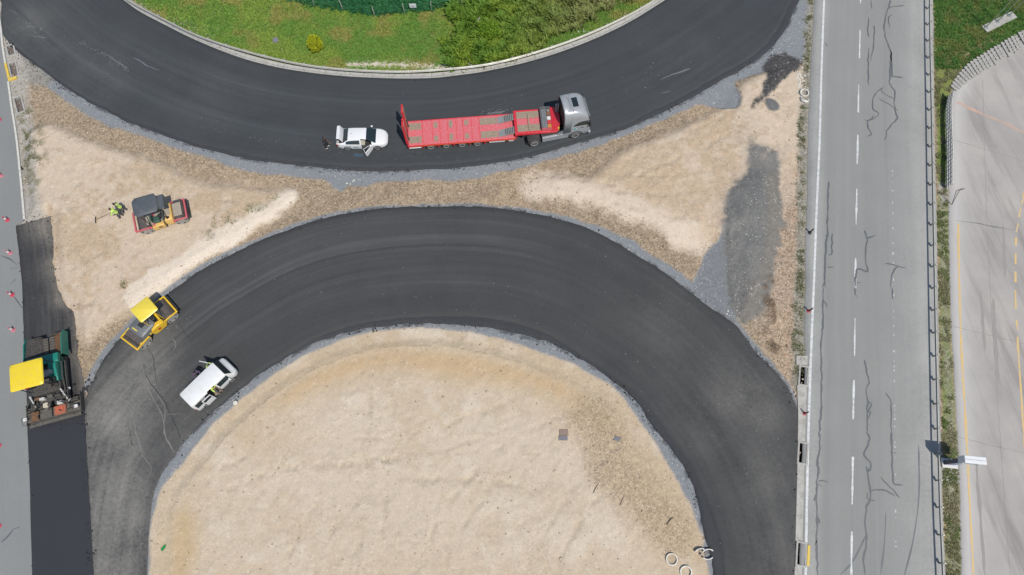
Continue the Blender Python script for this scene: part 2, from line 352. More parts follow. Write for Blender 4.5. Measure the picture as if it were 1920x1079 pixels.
# central island inside the ring
il = sstep(-.2, .2, sd_gi + rag * .35)
lay(il, (212, 196, 175), .12)
lay(il * sstep(6.5, .5, sd_gi + (nb - .5) * 7) * .8, (197, 175, 145), .2)
lay(il * sstep(.46, .60, nb) * .7, (200, 182, 157), .18)
lay(il * sstep(.55, .62, n2 * .7 + n3 * .3) * .4, (190, 171, 146), .4)
lay(il * sstep(.48, .72, n2 * .6 + nb * .4) * .7, (224, 211, 192), .12)
lay(il * sstep(.55, .75, n4) * .45, (206, 190, 168), .25)
lay(sstep(-1.0, 1.4, sd_oc + rag * 1.6) * il * .9, (200, 173, 136), .12)
lay(sstep(-.8, 1.0, sd_oc2 + rag * 1.2) * il * .85, (199, 174, 136), .12)
rim = np.clip(1 - np.abs(sd_gi - 1.35 - (n1 - .5) * .8) / .9, 0, 1) * il
lay(rim * sstep(.35, .6, n4) * .6, (205, 190, 166), .3)
rough_r = band([(1110, 780), (1130, 830), (1150, 880), (1200, 930), (1260, 1000)], 1.6)
lay(sstep(-1.2, .8, rough_r + rag * 1.8) * il * .8, (181, 161, 134), .9)
lay(np.clip(1 - np.abs(sd_gi - 1.5 - (n2 - .5) * .35) / .09, 0, 1) * sstep(.42, .6, n1) * .5, (150, 132, 108), .5)
# gravel shoulders, heap of fines, spilled black mix
gv = np.maximum(np.maximum(sstep(-.12, .14, sd_g1 + rag * .5), sstep(-.12, .14, sd_g2 + rag * .4)), sstep(-.12, .14, sd_isl + .8) * sstep(-.12, .14, -sd_gi - rag * .35))
gv = np.where((sd_isl > -.1) & (sd_gi > .3), 0, gv)
lay(gv, (139, 143, 147), .22)
lay(gv * sstep(.5, .7, n1) * .5, (150, 152, 152), .5)
lay(sstep(-.6, .6, band([(40, 120), (62, 135), (80, 150)], .9) + rag), (150, 145, 136), 1.0)
hp = sstep(-.3, .3, sd_heap + .1 + rag * 1.2); lay(sstep(-1.6, .6, sd_heap + rag * 2.4) * .45, (158, 150, 142)); lay(sstep(-.2, .2, SD([(1310, 512), (1322, 480), (1345, 452), (1364, 424), (1372, 420), (1380, 600), (1392, 614), (1340, 584), (1300, 548)]) + rag * .6), (131, 134, 137), .35); lay(hp, (120, 120, 118), .35)
lay(hp * sstep(.5, .7, nb) * .6, (138, 136, 131), .35)
lay(hp * sstep(-.6, .6, band([(1452, 340), (1452, 440), (1436, 530), (1400, 590)], .9) + rag) * .7, (130, 124, 116), .3)
for off_ in (0, 14, 26, 40): lay(hp * sstep(-.12, .12, band([(1446 - off_, 330), (1450 - off_, 400), (1440 - off_, 470), (1418 - off_ * .7, 540), (1395 - off_ * .3, 585)], .10) + rag * .25) * .55, (112, 112, 112) if off_ % 28 else (150, 149, 146))
lay(sstep(-.15, .2, band([(1362, 380), (1363, 450), (1366, 520), (1372, 560)], .10) + rag * .4) * .7, (104, 104, 104), .6)
ridge = band([(1446, 520), (1440, 560), (1446, 610), (1450, 660)], .3); lay(sstep(-.3, .2, ridge + rag * 1.2) * sstep(.42, .6, n3), (122, 104, 86), 1.0)
lay(sstep(-.2, .25, sd_spill + .12 + rag * .9), (80, 79, 79), 1.0)
lay(sstep(-.1, .12, sd_patch + rag * .15), (112, 113, 113), .2)
lay(sstep(.2, 1.2, -np.hypot(GX - W(1420, 300).x, GY - W(1420, 300).y) / 1.6 + 1.4 + rag) * .5, (150, 145, 138))
# edges of the carriageways: black crumbs of mix
for s_ in (sd_up, sd_ri):
    lay(np.clip(1 - np.abs(s_ + .12) / .22, 0, 1) * sstep(.5, .62, n3) * .85, (70, 72, 75), .6)
# grey sandy verges
vL = band(KERB_L, 1.5); lay(sstep(-.6, .4, vL + rag * .8) * (sd_up < 0), (176, 171, 162), .5)
lay(sstep(-.5, .5, band([(56, 215), (62, 260), (70, 310), (64, 350)], .8) + rag * 1.3) * sstep(.45, .6, n3) * .7, (128, 124, 98), .8)
vR = band([(1526, 0), (1518, 125), (1510, 220), (1507, 320), (1505, 420), (1503, 520), (1500, 640), (1497, 720)], .55)
lay(sstep(-.3, .3, vR + rag * .6), (150, 146, 134), 1.0)
lay(sstep(-.2, .3, vR + rag * .9) * sstep(.55, .66, n3) * .6, (118, 118, 92), .8)
lay(sstep(-.3, .5, band([(1500, 140), (1500, 165), (1505, 190)], .35) + rag), (214, 208, 196), 1.0)
# tyre ruts
def rut(pts, off=.9):
    for o in (-off, off):
        P = resample(WL(pts), 1.5); d = np.gradient(P, axis=0); nrm = np.c_[-d[:, 1], d[:, 0]] / np.hypot(*d.T)[:, None]; Q = P + nrm * o
        D = np.full(CX.shape, 1e9)
        for a, b in zip(Q[:-1], Q[1:]):
            e = b - a; t = np.clip(((CX - a[0]) * e[0] + (CY - a[1]) * e[1]) / (e @ e), 0, 1)
            D = np.minimum(D, np.hypot(CX - a[0] - t * e[0], CY - a[1] - t * e[1]))
        rk = sstep(.1, -.25, up(D) - .22 + (n3 - .5) * .5) * sstep(.35, .6, n2 * .6 + n1 * .4)
        lay(rk * .5, (188, 172, 148), .4); RUTS.append(rk)
RUTS = []
rut([(560, 1079), (600, 980), (690, 900), (830, 870), (1000, 890)], 1.1); rut([(800, 1079), (860, 960), (960, 850), (1060, 800)]); rut([(1020, 352), (1120, 362), (1240, 390), (1330, 400)]); rut([(690, 1079), (700, 950), (712, 830), (715, 740), (700, 690)]); rut([(1010, 1079), (1060, 980), (1120, 900), (1180, 850)]); rut([(420, 900), (520, 860), (640, 850), (800, 830), (950, 780)])
rut([(1120, 345), (1240, 350), (1360, 330), (1450, 250)]); rut([(1180, 320), (1300, 270), (1400, 215), (1470, 190)]); rut([(110, 330), (180, 420), (210, 500), (190, 590)]); rut([(130, 300), (260, 340), (380, 390), (470, 400)])
# green ground under the vegetation, and all that lies beyond the picture
gg = np.maximum(sstep(-.15, .25, sd_gr + rag * .3), sstep(-.1, .2, sd_grr + rag * .4))
lay(gg, (120, 138, 70), .35)
lay(gg * sstep(.55, .72, n1) * .5, (134, 132, 84), .5)
bare = band([(655, 121), (720, 121), (775, 123), (830, 126)], .35); lay(sstep(-.3, .2, bare + rag * .6) * gg, (205, 195, 178), .4)
lay(sstep(-.4, .3, band([(845, 122), (872, 117)], .6) + rag) * gg, (206, 194, 176), .6)
lay(sstep(-.4, .3, band([(255, 5), (300, 30), (350, 50), (400, 68)], .3) + rag * .8) * gg, (170, 162, 140), .6)
lay(sstep(-.4, .3, band([(1782, 116), (1800, 116), (1850, 75)], .5) + rag) * gg, (178, 158, 122), .6)
lay(sstep(-.3, .3, band([(1768, 380), (1770, 540), (1776, 640), (1782, 760), (1786, 900), (1790, 1079)], .5) + rag * 1.3) * gg * .9, (148, 145, 124), 1.0)
lay(sstep(-.25, .2, band([(1766, 355), (1780, 372)], .7) + rag * .5) * gg, (172, 168, 160), .4)
lay(sstep(-.2, .2, band([(1766, 885), (1782, 888)], .7) + rag * .3) * gg, (196, 194, 190), .2)
far = sstep(2, 12, np.maximum(np.maximum(-58 - GX, GX - 60), np.maximum(GY - 58, -9 - GY)))
lay(far, (120, 122, 84), .5)
# relief
hz = (n2 - .5) * .12 + (n3 - .5) * .08 + (vnoise(GX, GY, .3, 77) - .5) * .035
for rk in RUTS: hz = hz - rk * .08
hz = hz + .38 * sstep(-.7, .5, sd_pl + rag * .3) + .42 * sstep(-.9, .5, sd_pr + rag * .3) * sstep(-.5, 3, up(sdf(WL([(990, 200), (1470, 90), (1470, 470), (990, 470)]), CX, CY)))
hz = hz + .18 * sstep(-.3, .3, ridge + rag) + .16 * sstep(.9, 1.7, sd_gi + (n1 - .5) * .6) + .05 * (n1 - .5)
hz = hz + .45 * sstep(-.4, 2.0, sd_heap + rag * .4) + .28 * sstep(-.1, .8, sd_spill + rag * .3) + .10 * sstep(-.05, .3, sd_patch)
hz = hz * (1 - .7 * gv)
road = np.maximum.reduce([sd_up, sd_ri, sd_hw, sd_lot, sd_side, sd_mill, sd_mat])
flat = sstep(-1.3, -.2, road)
hz = hz * (1 - flat) - .06 * sstep(-.25, .1, road)
hz = np.where(far > .5, -.08, hz)
def ground_z(x, y):
    i = int(np.clip(np.searchsorted(gx, x), 1, len(gx) - 1)); j = int(np.clip(np.searchsorted(gy, y), 1, len(gy) - 1))
    return float(hz[i, j])
def G(px, py):
    p = W(px, py); p = W(px, py, ground_z(p.x, p.y)); return p

# catch basins: (corner pixels along the verge) cut out of the ground and the verge
BASINS_R = [((1501, 688), (1499, 720)), ((1499, 831), (1497, 867)), ((1496, 1018), (1494, 1058))]
BASINS_L = [((13, 88), (17, 105)), ((17, 120), (23, 145)), ((27, 185), (34, 212))]
def basin_frame(a, b, w=.55):
    A, B = W(*a), W(*b); d = (A - B).normalized(); n = Vector((d.y, -d.x, 0)); return A, B, d, n, w
holes = np.zeros((len(gx) - 1, len(gy) - 1), bool)
mx, my = (GX[:-1, :-1] + GX[1:, 1:]) / 2, (GY[:-1, :-1] + GY[1:, 1:]) / 2
BAS = []
for k, (a, b) in enumerate(BASINS_R + BASINS_L):
    A, B, d, n, w = basin_frame(a, b); BAS.append((A, B, d, n, w, k < 3))
    t = (mx - B.x) * d.x + (my - B.y) * d.y; q = (mx - B.x) * n.x + (my - B.y) * n.y
    holes |= (t > -.12) & (t < (A - B).length + .12) & (q > -.12) & (q < w + .12)
nx, ny = GX.shape; idx = np.arange(nx * ny).reshape(nx, ny)
Fq = np.stack([idx[:-1, :-1], idx[1:, :-1], idx[1:, 1:], idx[:-1, 1:]], -1)[~holes]
def ground_mat():
    m, t, b = new_mat('bare_ground'); v = t.coord()
    col = t.attr('col', 1); st = t.attr('stony', 2)
    fine = t.noise(v, 5.5, 6, .62); grit = t.noise(v, 26, 3, .6)
    vo = t.n('ShaderNodeTexVoronoi', {'Vector': v, 'Scale': 6.5, 'Randomness': 1.0}); vo2 = t.n('ShaderNodeTexVoronoi', {'Vector': v, 'Scale': 15.0})
    cell = t.n('ShaderNodeSeparateColor', {'Color': vo.outputs['Color']}).outputs[0]; cell2 = t.n('ShaderNodeSeparateColor', {'Color': vo2.outputs['Color']}).outputs[1]
    f = t.m('ADD', .80, t.m('ADD', t.m('MULTIPLY', fine, .30), t.m('MULTIPLY', grit, .10)))
    stn = t.m('MULTIPLY', st, t.m('ADD', t.m('MULTIPLY', t.m('SUBTRACT', cell, .5), .55), t.m('MULTIPLY', t.m('SUBTRACT', cell2, .5), .45)))
    f = t.m('ADD', f, stn)
    c = t.scale(col, f)
    speck = t.m('MULTIPLY', t.ramp(cell2, .955, .965), t.ramp(t.noise(v, .9, 3), .42, .6))
    c = t.mix(t.m('MULTIPLY', speck, .55), c, C(240, 232, 218))
    dk = t.m('MULTIPLY', t.ramp(cell, .985, .99), t.ramp(t.noise(v, 1.3, 3), .55, .66)); c = t.mix(t.m('MULTIPLY', dk, .5), c, C(96, 84, 70))
    t.l.new(c, b.inputs['Base Color']); b.inputs['Roughness'].default_value = .95; b.inputs['Specular IOR Level'].default_value = .15
    hh = t.m('ADD', t.m('MULTIPLY', fine, .6), t.m('MULTIPLY', t.m('SUBTRACT', 1.0, vo.outputs['Distance']), t.m('MULTIPLY', st, .6)))
    bp = t.n('ShaderNodeBump', {'Strength': .42, 'Distance': .05, 'Height': hh}); t.l.new(bp.outputs[0], b.inputs['Normal'])
    return m
ground = struct(mesh_np('ground', np.stack([GX, GY, hz], -1).reshape(-1, 3), Fq, ground_mat(), {'col': colr.reshape(-1, 3), 'stony': stony.ravel()}, smooth=True),
                'bare pale earth, brown rocky ditch and grey gravel shoulders')

# ------------------------------------------------------------------ roads
def asphalt(name, col, streak=.3, mott=.2, fine=.25, dustc=(150, 147, 140), speck=.4, rot=None, rough=.85, uw=False, ssc=(.05, 1.4)):
    m, t, b = new_mat(name); v = t.coord()
    if uw: sv = t.mapping(t.attr('uw', 1), (ssc[0], ssc[1], 1))
    else: sv = t.mapping(t.mapping(v, (1, 1, 1), rot or 0), (ssc[1], ssc[0], 1))
    s1 = t.noise(sv, 1.0, 6, .6); s2 = t.noise(sv, 3.1, 4, .6); mo = t.noise(v, .28, 5, .55); fi = t.noise(v, 22, 3, .6); fm = t.noise(v, 4.5, 5, .65)
    f = t.m('ADD', 1.0, t.m('MULTIPLY', t.m('SUBTRACT', s1, .5), streak * 1.6))
    f = t.m('ADD', f, t.m('MULTIPLY', t.m('SUBTRACT', s2, .5), streak * .6))
    f = t.m('ADD', f, t.m('MULTIPLY', t.m('SUBTRACT', mo, .5), mott * 1.6)); f = t.m('ADD', f, t.m('MULTIPLY', t.m('SUBTRACT', fi, .5), fine))
    f = t.m('ADD', f, t.m('MULTIPLY', t.m('SUBTRACT', fm, .5), fine))
    tk_ = t.attr('track', 2); f = t.m('ADD', f, t.m('MULTIPLY', tk_, t.ramp(t.noise(t.mapping(sv, (.5, 1.9, 1)), 1.0, 5, .6), .42, .68)))
    c = t.scale(C(*col), f)
    du = t.attr('dust', 2)
    dm = t.m('MULTIPLY', du, t.ramp(t.m('ADD', t.m('MULTIPLY', fm, .3), t.m('ADD', t.m('MULTIPLY', mo, .4), t.m('MULTIPLY', s1, .4))), .38, .72), clamp=True)
    c = t.mix(dm, c, C(*dustc))
    vo = t.n('ShaderNodeTexVoronoi', {'Vector': v, 'Scale': 3.2}); cell = t.n('ShaderNodeSeparateColor', {'Color': vo.outputs['Color']}).outputs[0]
    sp = t.m('MULTIPLY', t.ramp(cell, .955, .965), t.ramp(vo.outputs['Distance'], .10, .16, 1, 0))
    sp = t.m('MULTIPLY', sp, t.ramp(t.noise(v, .33, 3), .45, .6)); c = t.mix(t.m('MULTIPLY', sp, speck), c, C(190, 188, 182))
    t.l.new(c, b.inputs['Base Color']); b.inputs['Roughness'].default_value = rough; b.inputs['Specular IOR Level'].default_value = .3
    bp = t.n('ShaderNodeBump', {'Strength': .3, 'Distance': .02, 'Height': fi}); t.l.new(bp.outputs[0], b.inputs['Normal'])
    return m
def jitter(P, a, sc=.7, seed=3):
    d = np.gradient(P, axis=0); nr = np.c_[-d[:, 1], d[:, 0]] / np.maximum(np.hypot(*d.T), 1e-6)[:, None]
    q = (fbm(P[:, 0], P[:, 1], sc, seed, 3) - .5) * 2 * a; return P + nr * q[:, None]
def strip(name, inn, out, z, mat, nu=420, nw=26, jit=(.12, .12), dust=None, parent=None, skirt=.12, track=None):
    A = jitter(resample(WL(inn), n=nu), jit[0], .8, 5); B = jitter(resample(WL(out), n=nu), jit[1], .8, 8)
    wv = np.linspace(0, 1, nw); P = A[:, None] * (1 - wv[None, :, None]) + B[:, None] * wv[None, :, None]
    mid = (A + B) / 2; u = np.r_[0, np.cumsum(np.hypot(*np.diff(mid, axis=0).T))]; width = np.hypot(*(B - A).T)
    wd_ = wv[None] * width[:, None]
    # skirts sloping down at both edges
    da = (A - B) / width[:, None]; P = np.concatenate([(A + da * skirt * .7)[:, None], P, (B - da * skirt * .7)[:, None]], 1)
    zz = np.full(P.shape[:2], z); zz[:, 0] = zz[:, -1] = z - skirt
    wd_ = np.concatenate([wd_[:, :1] - .1, wd_, wd_[:, -1:] + .1], 1); U = np.repeat(u[:, None], P.shape[1], 1)
    V = np.concatenate([P, zz[..., None]], -1); k = P.shape[1]; ix = np.arange(nu * k).reshape(nu, k)
    F = np.stack([ix[:-1, :-1], ix[1:, :-1], ix[1:, 1:], ix[:-1, 1:]], -1).reshape(-1, 4)
    X, Y = P[..., 0].ravel(), P[..., 1].ravel()
    at = {'uw': np.stack([U.ravel(), wd_.ravel(), 0 * X], -1), 'dust': dust(X, Y, wd_.ravel(), np.repeat(width, k)) if dust else 0 * X, 'track': track(wd_.ravel(), np.repeat(width, k), X) if track else 0 * X}
    F = F[:, ::-1] if np.cross(P[1, 0] - P[0, 0], P[0, 1] - P[0, 0]) < 0 else F
    return mesh_np(name, V.reshape(-1, 3), F, mat, at, parent=parent)
def gauss(px, py, r, a):
    p = W(px, py); return lambda X, Y: a * np.exp(-((X - p.x) ** 2 + (Y - p.y) ** 2) / (r * r))
def dust_ring(X, Y, w, wd_):
    d = 0 * X
    for g in [(200, 800, 3.2, .75), (215, 930, 3.2, .8), (225, 1060, 3.5, .75), (250, 720, 2.6, .6), (300, 660, 2.2, .35), (350, 800, 3, .25), (1440, 900, 2.6, .3), (1455, 1040, 2.8, .28), (1390, 720, 2.6, .34), (1440, 780, 2, .25), (1250, 620, 4, .14), (1330, 800, 3, .16)]: d = d + gauss(*g)(X, Y)
    return np.clip(d + .05, 0, .9)
def dust_up(X, Y, w, wd_):
    d = .03 + 0 * X
    for g in [(60, 60, 4, .3), (190, 130, 4, .15), (400, 180, 4, .1), (1300, 130, 5, .08)]: d = d + gauss(*g)(X, Y)
    return d
M_BASE = asphalt('asphalt_base_course', (63, 65, 68), .15, .2, .5, uw=True)
struct(strip('ramp_road_base_course', UP_IN, UP_OUT, .02, M_BASE, jit=(.02, .13)), 'black lower asphalt course showing along the outer edge of the ramp')
UP_TOP = [(x - (2 if x < 1200 else 7 if x < 1430 else 12), y - (7 if 20 < x < 1430 else 4 if x > 1430 else 0)) for x, y in UP_OUT]
ramp = struct(strip('ramp_road', UP_IN, UP_TOP, .05, asphalt('asphalt_ramp', (64, 68, 71), .14, .12, .12, uw=True, speck=.45, ssc=(.035, 1.1)), dust=dust_up, jit=(.02, .12), track=lambda w, wd_, X: .3 * np.exp(-((w / wd_ - .3) / .1) ** 2) + .35 * np.exp(-((w / wd_ - .72) / .08) ** 2) + .05), 'dark new asphalt curve of the upper ramp')
struct(strip('ring_road_base_course', RI_IN, RI_OUT, .03, M_BASE, jit=(.16, .1)), 'black lower asphalt course showing along the inner edge')
ring = struct(strip('ring_road', RI_TOP, RI_OUT, .075, asphalt('asphalt_ring', (66, 67, 68), .13, .16, .12, uw=True, dustc=(158, 155, 148), speck=.55, ssc=(.03, 1.0)), dust=dust_ring, jit=(.04, .09), track=lambda w, wd_, X: (.75 * np.exp(-((w / wd_ - .66) / .12) ** 2) + .55 * np.exp(-((w / wd_ - .88) / .05) ** 2) + .3 * np.exp(-((w / wd_ - .35) / .12) ** 2)) * sstep(9, -4, X) + .06), 'dark new asphalt horseshoe curve around the earth island')
def ribbon(pts, w, z, name, mat, parent, wob=0.0, seed=1, taper=False, step=.35, wsc=.9):
    P = resample(WL(pts), step) if len(pts) > 2 else resample(WL(pts), n=max(2, int((W(*pts[0]) - W(*pts[-1])).length / step)))
    if wob: P = jitter(P, wob, wsc, seed)
    d = np.gradient(P, axis=0); nr = np.c_[-d[:, 1], d[:, 0]] / np.maximum(np.hypot(*d.T), 1e-6)[:, None]
    ww = np.full(len(P), w / 2) * (1 + ((vnoise(P[:, 0], P[:, 1], .6, seed + 2) - .5) * 1.1 if wob else 0))
    if taper: ww = ww * np.clip(np.minimum(np.arange(len(P)), np.arange(len(P))[::-1]) / 3 + .35, 0, 1)
    A, B = P + nr * ww[:, None], P - nr * ww[:, None]; n = len(P)
    V = np.c_[np.r_[A, B], np.full(2 * n, z)]; F = np.array([(i, n + i, n + i + 1, i + 1) for i in range(n - 1)])
    return mesh_np(name, V, F, mat, parent=parent)
def sheet(name, poly, z, mat, parent=None, jit=.05, step=.5, dust=None, corner=True, skirt=.08):
    P = WL(poly); Q = []
    for a, b in zip(P, P[1:] + P[:1]):
        k = max(1, int((b - a).length / step)); Q += [a.lerp(b, i / k) for i in range(k)]
    q = np.array([(p.x, p.y) for p in Q]); q = jitter(q, jit, .6, 4)
    bm = bmesh.new(); vs = [bm.verts.new((x, y, z)) for x, y in q]; es = [bm.edges.new((vs[i], vs[(i + 1) % len(vs)])) for i in range(len(vs))]
    bmesh.ops.triangle_fill(bm, edges=es, use_beauty=True, normal=(0, 0, 1))
    lo = [bm.verts.new((v.co.x, v.co.y, z - skirt)) for v in vs]
    for i in range(len(vs)):
        j = (i + 1) % len(vs); bm.faces.new((vs[i], vs[j], lo[j], lo[i]))
    bmesh.ops.recalc_face_normals(bm, faces=bm.faces)
    me = bpy.data.meshes.new(name); bm.to_mesh(me); bm.free(); me.materials.append(mat)
    if dust:
        co = np.empty(len(me.vertices) * 3, np.float32); me.vertices.foreach_get('co', co); co = co.reshape(-1, 3)
        me.attributes.new('dust', 'FLOAT', 'POINT').data.foreach_set('value', dust(co[:, 0], co[:, 1]).astype(np.float32))
    o = bpy.data.objects.new(name, me); COL.objects.link(o)
    if parent: o.parent = parent
    return o
ang_h = math.atan2(W(1540, 0).x - W(1510, 1079).x, W(1540, 0).y - W(1510, 1079).y)      # lean of the highway off due north
ang_l = math.atan2(W(42, 500).x - W(62, 1079).x, W(42, 500).y - W(62, 1079).y)
side = struct(sheet('side_road', SIDEP, .02, asphalt('asphalt_side', (141, 143, 142), .10, .10, .14, rot=ang_l, speck=.1), jit=.01), 'worn grey road along the left edge')
MILL_L = [(30, 424), (35.6, 473), (41.5, 532), (44, 600), (48, 700), (52, 760), (54, 810)]; MILL_R = [(94, 406), (97, 450), (98, 490), (104, 532), (119, 565), (135, 585), (141, 620), (148, 678), (156, 730), (161, 795)]
def dust_mill(X, Y, w, wd_):
    d = .10 + .55 * np.exp(-((wd_ - w) / .55) ** 2)
    for g in [(88, 428, 1.5, .7), (60, 418, 1.2, .35), (90, 500, 1.2, .4), (112, 560, 1.2, .4)]: d = d + gauss(*g)(X, Y)
    return np.clip(d, 0, .95)
mill = struct(strip('milled_strip', MILL_L, MILL_R, .034, asphalt('asphalt_milled', (54, 55, 58), .55, .4, .5, dustc=(148, 141, 130), speck=.5, uw=True, ssc=(.10, 2.0)), nu=140, nw=24, jit=(.03, .25), dust=dust_mill, skirt=.06, track=lambda w, wd_, X: .9 * np.exp(-((w / wd_ - .45) / .05) ** 2) + .7 * np.exp(-((w / wd_ - .7) / .06) ** 2) + .25), 'black streaked strip of scraped asphalt before the paver')
mat_new = struct(sheet('fresh_asphalt_lane', MAT_NEW, .10, asphalt('asphalt_fresh', (54, 56, 61), .08, .06, .12, rot=ang_l, speck=.15, rough=.6), jit=.02), 'smooth blue-black mat of newly laid asphalt')
def lerp_line(a, b, n):
    A, B = resample(WL(a), n=n), resample(WL(b), n=n); return A, B
high = struct(strip('highway', HW_L, HW_R, .06, asphalt('asphalt_highway', (149, 149, 146), .10, .08, .10, uw=True, speck=.05, dustc=(180, 180, 176), ssc=(.012, .8)), nu=160, nw=22, jit=(.05, .05),
              dust=lambda X, Y, w, wd_: np.clip(1.5 * np.exp(-(w / 1.1) ** 4) + 1.1 * np.exp(-((wd_ - w) / 2.6) ** 2) + .06, 0, 1), track=lambda w, wd_, X: sum(-.13 * np.exp(-((w - c_) / .42) ** 2) for c_ in (1.9, 3.6, 5.6, 7.3)) + .10 * np.exp(-((w - 2.75) / .3) ** 2)), 'pale grey two-lane highway patched with dark crack sealant')
def lot_mat():
    m, t, b = new_mat('worn_concrete_lot'); v = t.coord()
    a = t.noise(t.mapping(t.mapping(v, (1, 1, 1), -R(14)), (.8, .07, 1)), 1, 6, .6); b2 = t.noise(v, .35, 5, .6); f = t.noise(v, 6, 5, .6); g = t.noise(v, 25, 2)
    k = t.m('ADD', .62, t.m('ADD', t.m('MULTIPLY', a, .24), t.m('ADD', t.m('MULTIPLY', b2, .3), t.m('ADD', t.m('MULTIPLY', f, .12), t.m('MULTIPLY', g, .1)))))
    c = t.scale(t.mix(t.ramp(t.noise(v, .16, 4), .42, .62), C(170, 165, 161), C(182, 177, 171)), k)
    c = t.mix(t.m('MULTIPLY', t.ramp(t.noise(t.mapping(t.mapping(v, (1, 1, 1), -R(10)), (1.2, .12, 1)), .7, 5, .65), .50, .70), .7), c, C(138, 132, 128))
    c = t.mix(t.m('MULTIPLY', t.m('SUBTRACT', 1.0, t.attr('dust', 2)), .0), c, c)
    c = t.mix(t.m('MULTIPLY', t.attr('dust', 2), .8), c, C(206, 203, 199))
    t.l.new(c, b.inputs['Base Color']); b.inputs['Roughness'].default_value = .9
    bp = t.n('ShaderNodeBump', {'Strength': .2, 'Distance': .02, 'Height': f}); t.l.new(bp.outputs[0], b.inputs['Normal']); return m
LOT_R = [(2300 + i, y) for i, (x, y) in enumerate(LOT_L)]
lot_in = LOT_L[1:]
lot = struct(strip('service_lot', lot_in, [(2500, y - 60 if y < 300 else y) for x, y in lot_in], .05, lot_mat(), nu=200, nw=60, jit=(.06, 0),
             dust=lambda X, Y, w, wd_: np.clip(np.exp(-(w / 1.3) ** 2), 0, 1)), 'pale stained concrete forecourt with yellow lines')
# ---- paint and sealant on the roads
P_WHITE = paint('road_paint_white', C(226, 228, 226), .7, var=.22, dirt=C(160, 164, 166), dirt_amt=.8, scale=2.5)
P_WORN = paint('road_paint_worn', C(196, 198, 198), .8, var=.3, dirt=C(156, 160, 162), dirt_amt=1.0, scale=5)
P_YEL = paint('road_paint_yellow', C(226, 190, 118), .7, var=.25, dirt=C(190, 184, 172), dirt_amt=.9, scale=2.5)
P_ORA = paint('road_paint_orange', C(214, 170, 140), .8, var=.3, dirt=C(190, 182, 176), dirt_amt=1.0, scale=3)
SEAL = paint('bitumen_sealant', C(98, 102, 105), .6, var=.2)
def line(pts, w, z, name, mat, parent, **k): return ribbon(pts, w, z, name, mat, parent, **k)
line(EDGE_H, .19, .066, 'edge_line', P_WHITE, high, step=2)
for x0, y0, x1, y1 in [(1612, 57, 1611, 110), (1609.5, 160, 1608.5, 212), (1608, 254, 1606.5, 309), (1606, 355, 1604.5, 422), (1603.5, 485, 1603, 540), (1602.5, 598, 1601.5, 668), (1600.5, 713, 1599, 787), (1598.5, 857, 1597, 946), (1596.5, 997, 1595, 1092), (1614, -42, 1613, 8)]:
    line([(x0, y0), (x1, y1)], .13, .066, 'lane_dash', P_WHITE, high, wob=.012, seed=int(y0 + 99))
yy = 320
while yy < 1040:
    l = random.uniform(2, 7)
    if random.random() < .75: line([(1672.5 + (yy - 320) * .009, yy), (1672.5 + (yy + l - 320) * .009, yy + l)], random.uniform(.06, .16), .066, 'worn_dash', P_WORN, high, step=.2)
    yy += l + random.uniform(3, 16)
T3, T4, T5, T6 = (1480, 0, 3.995), (1480, 270, 3.995), (1480, 540, 3.995), (1480, 810, 4.01)
